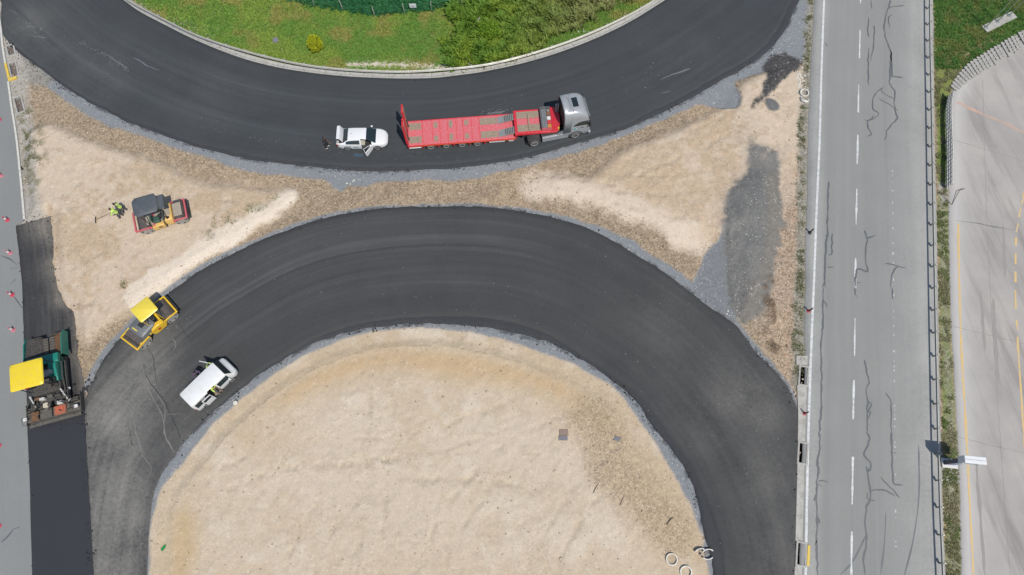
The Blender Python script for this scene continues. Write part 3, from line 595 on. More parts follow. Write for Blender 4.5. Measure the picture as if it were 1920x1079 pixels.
SEALS = [(T3, .16, [(610, 0), (615, 70)]), (T3, .15, [(755, 0), (740, 70), (715, 130), (710, 230), (725, 310), (755, 380), (755, 480), (750, 560), (745, 640)]), (T3, .14, [(740, 70), (780, 55), (860, 48)]),
 (T3, .11, [(770, 115), (742, 140), (752, 220)]), (T3, .13, [(590, 140), (588, 250), (596, 285)]), (T3, .12, [(632, 195), (628, 330), (608, 460)]), (T3, .13, [(592, 365), (588, 500), (590, 640)]),
 (T3, .13, [(760, 380), (765, 500), (768, 590)]), (T3, .13, [(750, 570), (800, 578), (850, 585)]), (T3, .14, [(705, 660), (650, 695), (622, 760), (625, 820), (665, 855), (640, 890), (585, 915), (590, 970), (612, 1010), (580, 1024)]),
 (T3, .13, [(745, 630), (785, 690), (785, 780), (795, 850), (808, 890), (760, 940), (730, 980), (725, 1030), (705, 1055)]), (T3, .12, [(680, 670), (720, 715), (780, 742)]), (T3, .12, [(668, 742), (740, 785), (810, 835)]), (T3, .12, [(562, 900), (600, 905), (632, 870)]), (T3, .2, [(268, 325), (284, 352)]),
 (T4, .16, [(290, 285), (286, 450), (283, 680), (270, 850), (262, 950), (270, 1079)]), (T4, .13, [(318, 670), (316, 780), (312, 830), (290, 838)]), (T4, .13, [(270, 925), (330, 925)]), (T4, .14, [(560, 650), (578, 710), (570, 800), (568, 880), (582, 955), (540, 945), (500, 950), (493, 1079)]), (T4, .15, [(580, 715), (612, 700), (645, 688)]),
 (T4, .13, [(718, 898), (780, 912), (868, 930)]), (T4, .12, [(810, 920), (780, 950), (760, 1000), (760, 1079)]), (T4, .2, [(500, 1045), (530, 1040)]), (T4, .16, [(278, 680), (270, 800), (264, 920), (262, 1000), (250, 1079)]),
 (T5, .19, [(252, 0), (250, 130), (248, 300), (236, 420), (238, 600), (236, 800), (236, 940), (226, 1020), (224, 1079)]), (T5, .13, [(250, 90), (280, 150)]), (T5, .12, [(486, 0), (495, 50), (510, 76)]), (T5, .16, [(768, 0), (770, 90)]), (T5, .14, [(563, 540), (575, 620), (592, 710), (575, 780), (585, 850), (580, 930), (578, 1079)]), (T5, .1, [(585, 850), (612, 880), (588, 930), (606, 935), (580, 990)]),
 (T5, .15, [(718, 788), (752, 835), (760, 900), (758, 1000), (765, 1079)]), (T6, .17, [(225, 0), (222, 120), (210, 200), (214, 300), (205, 390), (200, 480), (204, 600), (205, 800), (203, 900), (212, 1079)]), (T6, .13, [(210, 375), (250, 370), (296, 382)]), (T6, .12, [(190, 385), (220, 400), (245, 420)]), (T6, .12, [(200, 470), (182, 515), (205, 510)]), (T6, .12, [(208, 640), (222, 680), (205, 690)]),
 (T6, .15, [(580, 0), (600, 40), (585, 110), (560, 160), (565, 185), (600, 220), (608, 270), (592, 300), (575, 265)]), (T6, .15, [(578, 260), (590, 340), (602, 400), (600, 510), (575, 580), (568, 700), (578, 830), (555, 950), (565, 1079)]), (T6, .13, [(600, 450), (660, 438), (720, 442), (790, 485)]), (T6, .14, [(682, 340), (750, 410), (825, 498)]), (T6, .12, [(585, 460), (585, 500), (605, 515), (645, 518)]), (T6, .14, [(768, 0), (770, 150), (770, 260), (785, 390), (850, 400)]), (T6, .11, [(752, 152), (802, 162)]), (T6, .1, [(208, 800), (188, 850), (195, 865)])]
for k, (tz, w, pts) in enumerate(SEALS): ribbon(Z(*tz, pts), w * .78, .070 + .0012 * (k % 6), 'crack_seal', SEAL, high, wob=.09, seed=k, taper=True, step=.12, wsc=.4)
for pts in (Z(0, 780, 3.607, [(10, 855), (60, 815), (90, 770), (135, 755)]), Z(0, 380, 4.15, [(5, 415), (80, 445), (140, 490)]), Z(0, 380, 4.15, [(105, 730), (140, 775), (175, 820)]), Z(0, 380, 4.15, [(85, 632), (105, 632), (126, 595)]), Z(0, 380, 4.15, [(78, 515), (140, 508)])):
    ribbon(pts, .13, .028, 'crack_seal', SEAL, side, wob=.05, taper=True)
line([(1779, 405), (1796, 420)][1:] + [(1798, 540), (1803, 675), (1811, 810), (1817, 935), (1824.5, 1079), (1829, 1180)], .16, .056, 'yellow_line', P_YEL, lot, step=1, wob=.02)
for seg in ([(1919, 362), (1915, 384)], [(1913, 392), (1909, 408)], [(1908, 420), (1905, 436)], [(1904.5, 446), (1904, 462)], [(1903.5, 476), (1903, 496)], [(1903, 510), (1903, 530)], [(1903, 545), (1904, 580)], [(1905, 600), (1907, 620)], [(1907, 632), (1911, 700), (1919, 820), (1930, 960), (1945, 1180)]):
    line(seg, .14, .056, 'yellow_dash', P_YEL, lot, wob=.02)
JT = paint('slab_joint', C(150, 145, 140), .9)
for pts in ([(1782, 262), (1850, 282), (1960, 316)], [(1784, 612), (1850, 628), (1960, 655)], [(1796, 820), (1860, 836), (1970, 862)], [(1842, 150), (1846, 300), (1850, 420), (1856, 540), (1866, 700), (1880, 900), (1896, 1120)]):
    ribbon(pts, .035, .0535, 'slab_joint', JT, lot, wob=.03, step=.3)
for k, pts in enumerate(([(1862, 560), (1866, 640), (1872, 720)], [(1838, 545), (1842, 600), (1846, 660)], [(1880, 420), (1884, 520)], [(1830, 870), (1838, 980), (1846, 1079)])):
    ribbon(pts, .22, .0545 + .0003 * k, 'tyre_mark', paint('lot_rubber', C(160, 154, 150), .9, var=.2), lot, wob=.05, taper=True)
for o in (0, 3.2):
    line([(1793, 191 + o), (1840, 213 + o), (1880, 229 + o), (1960, 268 + o)], .10, .056 + o * .001, 'orange_stripe', P_ORA, lot, wob=.05, step=.4)
for pts in ([(1790, 414), (1840, 420), (1900, 432)], [(1828, 418), (1885, 431)]):
    ribbon(pts, .05, .057, 'crack', SEAL, lot, wob=.1, taper=True)
# pale trails and black cracks on the ring, scuffs on the ramp
TRAIL = paint('pale_water_trail', C(126, 125, 121), .9, var=.4); CRACK = paint('black_crack', C(46, 47, 48), .9)
T7 = (130, 560, 3.597)
for k, (w, mt, pts) in enumerate([(.09, TRAIL, [(470, 390), (500, 480), (530, 600), (580, 700), (620, 770), (645, 850), (660, 950), (715, 1040)]), (.08, TRAIL, [(330, 630), (380, 700), (430, 790), (450, 900), (490, 1010), (530, 1079)]), (.07, TRAIL, [(430, 790), (412, 880), (420, 970), (460, 1060)]),
    (.07, TRAIL, [(520, 540), (580, 630), (640, 720), (650, 800), (640, 850)]), (.06, TRAIL, [(450, 460), (500, 540), (540, 590)]), (.05, CRACK, [(520, 330), (560, 380), (580, 470), (590, 570)]), (.06, CRACK, [(505, 510), (570, 600), (640, 680), (680, 770), (720, 850), (755, 945)]), (.04, CRACK, [(715, 140), (760, 200), (808, 272)]), (.07, TRAIL, [(700, 270), (718, 310), (700, 360)]), (.05, TRAIL, [(660, 780), (770, 778)])]):
    ribbon(Z(*T7, pts), w * .7, .081 + .0005 * k, 'pale_trail' if mt is TRAIL else 'hairline_crack', mt, ring, wob=.10, seed=k, taper=True, step=.12, wsc=.45)
T8 = (0, 780, 3.607)
for k, pts in enumerate(([(880, 20), (885, 150), (930, 260)], [(910, 20), (940, 180), (975, 280), (1030, 360), (990, 460), (998, 535)], [(960, 270), (1010, 330)], [(1110, 20), (1120, 140), (1180, 250)], [(790, 400), (950, 412)], [(880, 605), (970, 598)], [(700, 660), (860, 700)], [(870, 900), (935, 1000)], [(960, 640), (948, 800), (955, 900)])):
    ribbon(Z(*T8, pts), .042, .082 + .0005 * k, 'pale_trail', TRAIL, ring, wob=.10, seed=k + 20, taper=True, step=.12, wsc=.45)
SCUFF = paint('pale_scuff', C(108, 111, 114), .9, var=.35)
for k, (w, pts) in enumerate([(.22, [(913, 217), (930, 213), (948, 208)]), (.16, [(1237, 148), (1265, 140), (1295, 130)]), (.10, [(1240, 176), (1258, 172)]), (.10, [(190, 100), (215, 114), (240, 130)]), (.10, [(40, 58), (58, 50), (66, 54)]), (.1, [(18, 20), (35, 28)]), (.12, [(60, 68), (90, 72)]), (.12, [(250, 108), (275, 122), (300, 132)])]):
    ribbon(pts, w, .055 + .0004 * k, 'pale_scuff', SCUFF, ramp, wob=.2, seed=k + 40, taper=True, step=.25)
# flecks of pale grit spattered on the two carriageways
FLECK = paint('pale_fleck', C(150, 150, 148), .9, var=.3)
def flecks(name, spots, z, parent, seed):
    r = np.random.default_rng(seed); V = []; F = []
    for (x0, y0, x1, y1, n, sp, sz) in spots:
        A, B = W(x0, y0), W(x1, y1)
        for k in range(n):
            p = A.lerp(B, r.random()); x = p.x + r.normal(0, sp); y = p.y + r.normal(0, sp); s_ = sz * r.uniform(.4, 1.3); a0 = r.uniform(0, 6); el = r.uniform(.4, 1)
            o = len(V); V += [(x + s_ * math.cos(a0 + q * 1.2566), y + s_ * el * math.sin(a0 + q * 1.2566), z) for q in range(5)]; F.append(tuple(range(o, o + 5)))
    o = mesh_np(name, np.array(V), np.array(F), FLECK, parent=parent); o['kind'] = 'stuff'; return o
flecks('pale_flecks', [(380, 240, 640, 285, 40, .35, .032), (600, 286, 940, 300, 44, .5, .03), (760, 292, 900, 280, 24, .5, .03), (60, 60, 240, 170, 30, .8, .03), (150, 78, 240, 132, 90, .18, .035), (900, 210, 950, 205, 30, .2, .04), (1180, 150, 1330, 130, 20, .8, .05), (40, 30, 90, 70, 14, .4, .06)], .0575, ramp, 3)
flecks('pale_flecks', [(180, 780, 290, 1060, 160, 1.6, 0.031), (230, 660, 330, 760, 60, .9, 0.037), (330, 800, 420, 700, 30, 1.2, 0.031), (430, 540, 700, 430, 50, 2, 0.028), (700, 560, 1100, 620, 40, 2, 0.028), (1380, 720, 1460, 880, 40, 1.2, 0.037), (1200, 700, 1400, 1000, 30, 2, 0.031), (290, 610, 350, 600, 24, .5, 0.043), (1100, 470, 1250, 560, 20, 1, 0.031)], .084, ring, 4)
# darker sweeps of tyre rubber on the highway
RUBM = paint('tyre_mark', C(118, 121, 123), .9, var=.2)
for k, (w, pts) in enumerate(((.10, [(1722, 835), (1722, 930), (1712, 1010), (1695, 1079), (1680, 1130)]), (.10, [(1660, 960), (1658, 1010), (1650, 1079)]), (.12, [(1575, 1079), (1600, 1050), (1625, 1000)]))):
    ribbon(pts, w, .0632 + .0004 * k, 'tyre_mark', RUBM, high, wob=.03, taper=True)
# ------------------------------------------------------------------ gutter, kerbs, catch basins
CONC = paint('concrete', C(186, 184, 178), .9, var=.3, dirt=C(140, 136, 126), dirt_amt=.6, scale=1.6, bump=.3)
CONC_D = paint('concrete_dark', C(120, 118, 112), .9, var=.3, scale=2)
KERBW = paint('kerb_white', C(224, 222, 214), .8, var=.25, dirt=C(170, 166, 156), dirt_amt=.8, scale=4)
KERBY = paint('kerb_yellow', C(236, 200, 70), .7, var=.2, dirt=C(190, 180, 150), dirt_amt=.4, scale=4)
DARK = paint('dark_void', (.012, .012, .012), .9)
RAILG = [(60, -140), (130, -75), (200, -30)] + [(x, y + 6) for x, y in [(241, -2), (301, 31), (382, 70), (491, 104), (599, 126), (735, 135), (832, 131), (917, 121), (1001, 100), (1086, 71), (1170, 33), (1226, 0)]] + [(1300, -55), (1400, -140)]
gutter = thing('drainage_gutter', 'curved pale concrete gutter between the guardrail and the upper ramp', 'gutter')
ga = resample(WL([(x, y - .5) for x, y in UP_IN]), n=400); gb = resample(WL([(x, y + 1) for x, y in RAILG]), n=400)
tree_b = gb
def nearest(P, q): return P[np.argmin(np.hypot(P[:, 0] - q[0], P[:, 1] - q[1]))]
step_n = 9; base_slab = None
for i in range(0, len(ga) - step_n, step_n):
    mb = MB(); sec = []
    for j in range(i, i + step_n + 1, 3):
        a = Vector((*ga[j], 0)); q = nearest(gb, ga[j]); b = Vector((*q, 0)); n = (b - a).normalized(); w = min(max((b - a).length, .5), 1.25)
        t = (Vector((*ga[min(j + 1, 399)], 0)) - Vector((*ga[j - 1 if j else 0], 0))).normalized()
        sh = t * (.012 if j == i else (-.012 if j == i + step_n else 0))
        pr = [(-.02, -.1), (-.02, .07), (.12, .075), (w * .45, .02), (w * .8, .06), (w, .10), (w, -.1)]
        sec.append([a + sh + n * p + Vector((0, 0, z)) for p, z in pr])
    mb.loft(sec).build('slab', CONC, gutter, smooth=False)
# verge beside the highway (between the catch basins) with its kerb face
verge_line = [(x, y) for x, y in HW_L if y >= 540]
VERGE_IN = [(1492, 640), (1493, 700), (1496, 780), (1495, 850), (1493, 935), (1491, 1000), (1489, 1079), (1486, 1180)]
VERGE_OUT = [(1514, 640), (1513, 700), (1510, 780), (1508, 850), (1506, 935), (1504, 1000), (1503, 1079), (1500, 1180)]
verge = struct(thing('verge', 'pale sandy concrete verge beside the highway', 'verge')); del verge['category']
VM = paint('verge_concrete', C(190, 188, 181), .95, var=.35, dirt=C(142, 136, 122), dirt_amt=.7, scale=1.4, bump=.4)
def at_y(line_, py): xs = [p[0] for p in line_]; ys = [p[1] for p in line_]; return float(np.interp(py, ys, xs))
cuts = [640, 688 - 3, 720 + 3, 831 - 3, 867 + 3, 1018 - 4, 1058 + 4, 1180]
def verge_piece(y0, y1, xa, xb, z=.09):
    k = max(2, int((y1 - y0) / 12)); A = [W(xa(y), y) for y in np.linspace(y0, y1, k)]; B = [W(xb(y), y) for y in np.linspace(y0, y1, k)]
    V = [(p.x, p.y, z) for p in A] + [(p.x, p.y, z) for p in B] + [(p.x, p.y, -.05) for p in A] + [(p.x, p.y, -.05) for p in B]
    F = [(i, k + i, k + i + 1, i + 1) for i in range(k - 1)] + [(i, i + 1, 2 * k + i + 1, 2 * k + i) for i in range(k - 1)] + [(k + i, 3 * k + i, 3 * k + i + 1, k + i + 1) for i in range(k - 1)] + [(0, 2 * k, 3 * k, k), (k - 1, 2 * k - 1, 4 * k - 1, 3 * k - 1)]
    return MB().add(V, F).build('verge_slab', VM, verge, smooth=False)
for y0, y1 in ((668, 685), (723, 828), (870, 1014), (1062, 1180)): verge_piece(y0, y1, lambda y: at_y(VERGE_IN, y), lambda y: at_y(VERGE_OUT, y))
# a catch basin: concrete rim walls round a pit
names = ['first catch basin from the top in the verge beside the highway', 'middle catch basin in the verge beside the highway', 'catch basin with yellow painted kerb beside the highway, nearest the bottom',
         'catch basin at the left road nearest the asphalt ramp', 'catch basin behind the yellow kerb on the left road', 'catch basin at the left road nearest the top traffic cone']
PITW = paint('pit_wall', C(120, 110, 104), .95, var=.4, scale=3); PITF = paint('pit_floor', C(66, 66, 62), .95, var=.4, scale=3)
for k, (A, B, d, n, w, rt) in enumerate(BAS):
    L = (A - B).length; t = thing('catch_basin', names[k], 'drain', (B.x, B.y, 0), math.atan2(d.y, d.x), 'catch basins in the road verges')
    # local x along the road, local -y = away to the right of travel (n)
    zt = .095 if rt else .05; dp = -1.3 if rt else -.22
    box('end_wall', CONC, t, -.14, 0, -w - .14, .14, dp - .1, zt, .012); box('end_wall', CONC, t, L, L + .14, -w - .14, .14, dp - .1, zt, .012)
    MB().box(0, L, 0, .14, dp - .1, zt).build('back_wall', CONC, t, .012)
    MB().box(0, L, -w - .14, -w, dp - .1, zt).build('front_wall', CONC if rt else CONC, t, .012)
    box('pit_floor', PITF if rt else PITW, t, 0, L, -w, 0, dp - .12, dp)  # floors beside the highway take a darker tone for the shade down the pit
    if rt:
        PD = paint('pit_shade', C(58, 60, 58), .95, var=.4, scale=3)  # added dark sheets over the concrete walls, painting in the pit's shade
        box('pit_shade_lining', PD, t, .0, .015, -w, 0, dp, zt - .05); box('pit_shade_lining', PD, t, L - .015, L, -w, 0, dp, zt - .05); box('pit_shade_lining', PD, t, .015, L - .015, -w, -w + .015, dp, zt - .03); box('pit_shade_lining', PD, t, .015, L - .015, -.015, 0, dp, zt - .05)
    if rt: MB().box(.05, L * .35, -w * .8, -w * .3, dp, dp + .1).build('debris', CONC_D, t, .02)
    if k == 2: box('painted_kerb', KERBY, t, .02, L - .02, -w - .34, -w - .145, -.02, .12, .02)
    if k == 4:
        MB().box(-.1, L + .1, .145, .36, -.02, .17).box(-.42, -.145, -w * .8, .36, -.02, .165).build('painted_kerb', KERBY, t, .02)
kl = resample(WL(KERB_L), 1.0)
kerb = thing('kerb', 'white painted kerb along the left road', 'kerb')
KL0 = W(8, 102); yb0, yb1 = W(12, 120).y, W(20, 150).y
for i in range(len(kl) - 1):
    a, b = Vector((*kl[i], 0)), Vector((*kl[i + 1], 0)); d = (b - a).normalized(); n = Vector((-d.y, d.x, 0))
    if W(20, 148).y < a.y < W(12, 118).y: continue
    c = (a + b) / 2; M = Matrix.Translation(c) @ Matrix.Rotation(math.atan2(d.y, d.x), 4, 'Z'); l = (b - a).length / 2 - .006
    MB().box(-l, l, -.08, .10, -.05, .13 + random.uniform(-.008, .008), M).build('kerb_stone', KERBW, kerb, .015)

# ------------------------------------------------------------------ guardrails
GALV = paint('galvanised', C(205, 203, 192), .55, .35, var=.2, dirt=C(170, 160, 140), dirt_amt=.4, scale=1.2)
GALVD = paint('galvanised_grey', C(170, 173, 174), .5, .4, var=.2, dirt=C(140, 134, 122), dirt_amt=.4, scale=1.2)
def guardrail(line, label, side, mat, zc=.62, zs=1.0, spacing=2.0, off=.14):
    P = resample(WL(line), .5); t = thing('guardrail', label, 'guardrail', (0, 0, 0))
    P3 = [Vector((p[0], p[1], 0)) for p in P]
    prof = [(0, -.155), (.03, -.12), (.08, -.09), (.08, -.05), (.015, 0), (.08, .05), (.08, .09), (.03, .12), (0, .155)]
    per = int(4 / .5)
    for i in range(0, len(P3) - 1, per):
        e = min(i + per, len(P3) - 1); secs = []
        for j in range(i, e + 1):
            d = (P3[min(j + 1, len(P3) - 1)] - P3[max(j - 1, 0)]).normalized(); n = Vector((-d.y, d.x, 0)) * side
            ring_ = [P3[j] + n * (o + off) + Vector((0, 0, zc + z * zs)) for o, z in prof] + [P3[j] + n * (o + off - .012) + Vector((0, 0, zc + z * zs)) for o, z in prof[::-1]]
            secs.append(ring_)
        MB().loft(secs).build('rail', mat, t, smooth=False)
    pm = bm_post = MB().box(-.06, .06, -.012, .012, -.4, .72).box(-.06, -.048, -.05, .05, -.4, .72).box(.048, .06, -.05, .05, -.4, .72).build('post', mat, t, smooth=False)
    sp = MB().box(-.05, .05, 0, .14, .5, .74).build('spacer', mat, None, smooth=False)
    first = True
    for i in range(0, len(P3), int(spacing / .5)):
        d = (P3[min(i + 1, len(P3) - 1)] - P3[max(i - 1, 0)]).normalized(); n = Vector((-d.y, d.x, 0)) * side
        M = Matrix.Translation(P3[i]) @ Matrix.Rotation(math.atan2(n.y, n.x) - math.pi / 2, 4, 'Z')
        if first: o, s_ = pm, sp; first = False
        else:
            o = pm.copy(); COL.objects.link(o); s_ = sp.copy(); COL.objects.link(s_)
        o.parent = t; o.matrix_local = M; s_.parent = o
    return t
guardrail([(x, y - 1) for x, y in RAILG], 'curved pale steel guardrail between green grass and the upper ramp', -1, GALV)
guardrail(RAIL_R, 'straight grey steel guardrail along the right side of the highway', 1, GALV, off=-.1, zs=.6)

# ------------------------------------------------------------------ delineator posts on the verge
RUB = paint('black_rubber', (.018, .018, .019), .8); REDP = paint('red_plastic', C(176, 48, 62), .5, var=.2, dirt=C(110, 80, 76), dirt_amt=.5)
for k, (x, y, c, lb) in enumerate([(1518, 437, 0, 'dark flexible delineator post at the highway edge, topmost of three'), (1516, 584, 1, 'red and black delineator post at the highway edge, middle of three'), (1508, 776, 1, 'red and black delineator post by the highway, lowest of three')]):
    p = W(x, y, .06); t = thing('delineator_post', lb, 'post', p, R(10), 'delineator posts by the highway')
    MB().lathe([(0, .17), (.03, .17), (.06, .10), (.08, .06)], 'Z').build('base', REDP if c else RUB, t)
    MB().side([(-.05, .06), (.05, .06), (.045, .8), (0, .86), (-.045, .8)], -.05, .05).build('blade', RUB, t, .01)
    box('reflector', REDP, t, -.056, .056, -.045, .045, .45, .62, .005)

# ------------------------------------------------------------------ traffic cones on the left road
CONE = paint('cone_red', C(222, 78, 104), .5, var=.15, dirt=C(170, 120, 120), dirt_amt=.3); CONEF = paint('cone_faded', C(224, 138, 152), .55, var=.15); WHT = paint('white_band', C(236, 234, 232), .5, var=.1)
def make_cone(x, y, faded, label):
    m = CONEF if faded else CONE
    t = thing('traffic_cone', label, 'cone', W(x, y, .022), random.uniform(0, 1.5), 'traffic cones along the left road')
    MB().prism([(.21 * math.cos(a), .21 * math.sin(a)) for a in np.linspace(.2, .2 + 2 * math.pi, 9)[:-1]], 0, .04).build('base', m, t, .01)
    MB().lathe([(.03, .155), (.30, .105)], 'Z').build('body', m, t)
    MB().lathe([(.302, .107), (.48, .074)], 'Z').build('white_band', WHT, t)
    MB().lathe([(.482, .072), (.68, .034), (.72, .028)], 'Z').build('tip', m, t)
for a in [(-1, 225, 0, 'red cone cut by the left edge, level with the catch basin'), (14, 413, 0, 'red cone with white band beside the start of the black strip'), (19, 475, 1, 'faded pink cone, second above the paver strip start'), (23, 553, 0, 'red cone with white tip, second above the paver'), (25, 619, 1, 'pale red cone just above the paver hopper'), (-2, 836, 0, 'red cone at the left edge below the paver'), (-2, 987, 0, 'red cone at the left edge nearest the bottom')]:
    make_cone(*a)
make_cone(2, 330, 1, 'pale cone at the left edge near the small black patch on the kerb')

# ------------------------------------------------------------------ totem sign on the right
t = thing('totem_sign', 'tall white box sign on a blue-grey column by the forecourt', 'sign', W(1775, 869, .04), R(-6))
SGW = paint('sign_white', C(238, 239, 240), .35, var=.05); SGB = paint('sign_blue', C(172, 180, 212), .4, var=.1); SGD = paint('sign_dark', C(70, 74, 90), .4)
MB().box(-.45, .75, -.36, .36, 0, .18).build('plinth', paint('plinth_white', C(225, 223, 218), .8, var=.15), t, .02)
box('column', SGB, t, -.32, .42, -.15, .15, .18, 2.2, .02)
MB().box(-.33, -.22, -.16, .16, .18, 2.2).build('column_rib', SGD, t, .008); MB().box(.0, .04, -.16, .16, .18, 2.2).build('column_rib', SGD, t, .004)
hd = MB().box(-.48, 1.12, -.27, .27, 2.2, 3.05).build('sign_box', SGW, t, .03)
MB().box(-.3, .72, -.283, -.27, 2.62, 2.68).build('print', SGD, hd)
box('emblem', SGD, hd, .72, .88, -.283, -.27, 2.30, 2.42); box('emblem', SGD, hd, -.38, -.30, -.283, -.27, 2.32, 2.40)
MB().box(-.46, 1.10, -.02, .0, 3.05, 3.056).build('top_seam', SGD, hd)

# ------------------------------------------------------------------ white rail fence and block edging at the forecourt corner
FW = paint('fence_white', C(214, 213, 208), .6, var=.2, dirt=C(160, 156, 146), dirt_amt=.7)
FL = WL([(1776, 184), (1772, 205), (1772, 232), (1773, 262), (1774, 292), (1773, 324), (1773, 357)])
t = thing('rail_fence', 'low white four-rail fence between weeds and the forecourt', 'fence')
for i, (a, b) in enumerate(zip(FL[:-1], FL[1:])):
    for z in (.15, .42, .69, .95):
        d = b - a; M = Matrix.Translation(a) @ Matrix.Rotation(math.atan2(d.y, d.x), 4, 'Z')
        MB().box(.02, d.length - .02, -.05, .05, z, z + .12, M).build('rail', FW, t, .01)
    for k in range(4):
        p = a.lerp(b, k / 4); MB().box(p.x - .03, p.x + .03, p.y - .03, p.y + .03, -.1, 1.1).build('post', FW, t, .008)
fe = FL[-1]; t = thing('fence_brace', 'bent dark metal brace at the lower end of the white fence', 'brace')
MB().tube([(fe.x - .6, fe.y - .35, .25), (fe.x + .2, fe.y - 1.5, .05), (fe.x + 1.0, fe.y - .2, .3), (fe.x + 1.6, fe.y + .05, .25)], .035, 6).build('tube', paint('rust_steel', C(120, 112, 100), .8), t)
BLOCKL = resample(WL([(1782, 162), (1790, 148), (1812, 122), (1840, 103), (1876, 81), (1920, 56), (1980, 24)]), .46)
t = thing('block_edging', 'curved band of white openwork concrete blocks at the forecourt corner', 'edging')
first = None
for i in range(len(BLOCKL) - 1):
    a, b = Vector((*BLOCKL[i], 0)), Vector((*BLOCKL[i + 1], 0)); d = (b - a).normalized(); w = .75 + .9 * min(1, i / 8)
    if first is None:
        mb = MB().box(-.14, .15, -1, 0, -.05, .16)
        for q in (-.08, -.3, -.52, -.74, -.93): mb.box(.15, .34, q - .045, q + .045, -.05, .12)
        first = mb.build('block', paint('edging_concrete', C(186, 184, 178), .8, var=.3, dirt=C(140, 136, 126), dirt_amt=.8, scale=3), t, .012); o = first
    else: o = first.copy(); COL.objects.link(o); o.parent = t
    o.matrix_local = Matrix.Translation(a + Vector((0, 0, random.uniform(-.02, .02)))) @ Matrix.Rotation(math.atan2(d.y, d.x) + random.uniform(-.03, .03) - R(18), 4, 'Z') @ Matrix.Diagonal((random.uniform(.85, 1.05), w * random.uniform(.88, 1.08), random.uniform(.7, 1.2), 1))

# ------------------------------------------------------------------ billboard footing and poles, field fence
t = thing('billboard_support', 'three thin pale green poles on a long concrete footing in the grass', 'poles', W(1872, 43, 0))
A, B = W(1844, 58) - W(1872, 43), W(1900, 30) - W(1872, 43); d = (B - A).normalized(); M = Matrix.Rotation(math.atan2(d.y, d.x), 4, 'Z'); L = (B - A).length
POLEG = paint('pole_green', C(150, 172, 140), .5, .2, var=.1)
MB().box(-L / 2, L / 2, -.42, .42, -.2, .18, M).build('footing', CONC, t, .03)
for f in (-.43, -.05, .34):
    p = d * (f * L) + M.to_3x3() @ Vector((0, .1, 0))
    MB().box(p.x - .16, p.x + .16, p.y - .16, p.y + .16, .18, .24).build('base_plate', GALVD, t, .01)
    MB().cyl((p.x, p.y, .24), (p.x, p.y, 9.5), .05, n=10).build('pole', POLEG, t)
t = thing('field_fence', 'thin wire fence on pale posts between grass and dark green field', 'fence')
FP = [(560, -6), (590, 13), (643, 20), (703, 32), (759, 26), (810, 22), (866, 12), (905, -8)]
FPW = WL(FP)
for k, p in enumerate(FPW): MB().tube([(p.x, p.y, 0), (p.x + random.uniform(-.05, .05), p.y, 1.0), (p.x + random.uniform(-.12, .06), p.y + .05, 1.35)], .04, 6).build('post', paint('post_pale', C(186, 186, 172), .8), t)
for z in (.6, 1.15):
    MB().tube([(p.x, p.y, z) for p in FPW], .0015, 4).build('wire', GALVD, t)
t = thing('warning_plate', 'small white sign plate on the field fence', 'sign', W(776, 22))
box('plate', SGW, t, -.33, .33, -.02, .02, .55, 1.05, .005); MB().box(-.2, .2, -.026, -.02, .74, .77).box(-.14, .14, -.026, -.02, .66, .685).build('print', SGD, t); MB().cyl((0, .05, 0), (0, .05, 1.0), .03, n=6).build('post', GALVD, t)

# ------------------------------------------------------------------ concrete pipe rings and rubble
RINGW = paint('pipe_concrete', C(238, 235, 226), .85, var=.2, dirt=C(180, 172, 156), dirt_amt=.5, scale=2)
def pipe_ring(px, py, r, h, tilt, label, name='pipe_ring'):
    p = G(px, py); o = MB()
    n = 32; prof = [(0, r), (h, r), (h + .01, r - .015), (h + .01, r - .065), (h, r - .08), (0, r - .08)]
    vs = []; k = len(prof)
    for a, rr in prof:
        for j in range(n): q = 2 * math.pi * j / n; vs.append((rr * math.cos(q), rr * math.sin(q), a))
    fs = [(i * n + j, i * n + (j + 1) % n, ((i + 1) % k) * n + (j + 1) % n, ((i + 1) % k) * n + j) for i in range(k) for j in range(n)]
    o.add(vs, fs); o = o.build(name, RINGW); o.location = (p.x, p.y, p.z - .04); o.rotation_euler = tilt
    return tag(o, label, 'pipe', 'concrete pipe rings')
pipe_ring(1259, 1049, .44, .2, (0, 0, 0), 'round white concrete pipe ring on the island, upper of two')
pipe_ring(1286, 1072, .44, .18, (R(8), R(-6), 0), 'white concrete pipe ring on the island cut by the bottom edge')
pipe_ring(1507, 176, .42, .26, (0, 0, 0), 'white concrete pipe ring by the highway verge, upper of two')
pipe_ring(1508, 188, .42, .2, (R(-28), R(12), 0), 'tilted white pipe ring by the highway verge, lower of two')
def rubble(px, py, n, spread, size, name, label, cat, mat, flat=.6):
    p0 = G(px, py); t = thing(name, label, cat, p0)
    for i in range(n):
        r = size * random.uniform(.5, 1.2); bm = bmesh.new(); bmesh.ops.create_icosphere(bm, subdivisions=1, radius=r)
        for v in bm.verts: v.co = Vector((v.co.x * random.uniform(.7, 1.3), v.co.y * random.uniform(.7, 1.3), v.co.z * flat * random.uniform(.7, 1.2)))
        me = bpy.data.meshes.new('chunk'); bm.to_mesh(me); bm.free(); me.materials.append(mat); o = bpy.data.objects.new('chunk', me); COL.objects.link(o); o.parent = t
        x, y = random.gauss(0, spread[0]), random.gauss(0, spread[1]); o.location = (x, y, r * flat * .4 + ground_z(p0.x + x, p0.y + y) - p0.z); o.rotation_euler = (0, 0, random.uniform(0, 6))
    return t
STW = paint('stone_white', C(226, 220, 208), .9, var=.2); STG = paint('stone_grey', C(150, 146, 138), .9, var=.3); BLK = paint('mix_lump', C(58, 58, 60), .95, var=.4)
rubble(1501, 150, 26, (.25, .75), .10, 'rubble_pile', 'strip of white broken concrete above the pipe rings', 'rubble', STW)
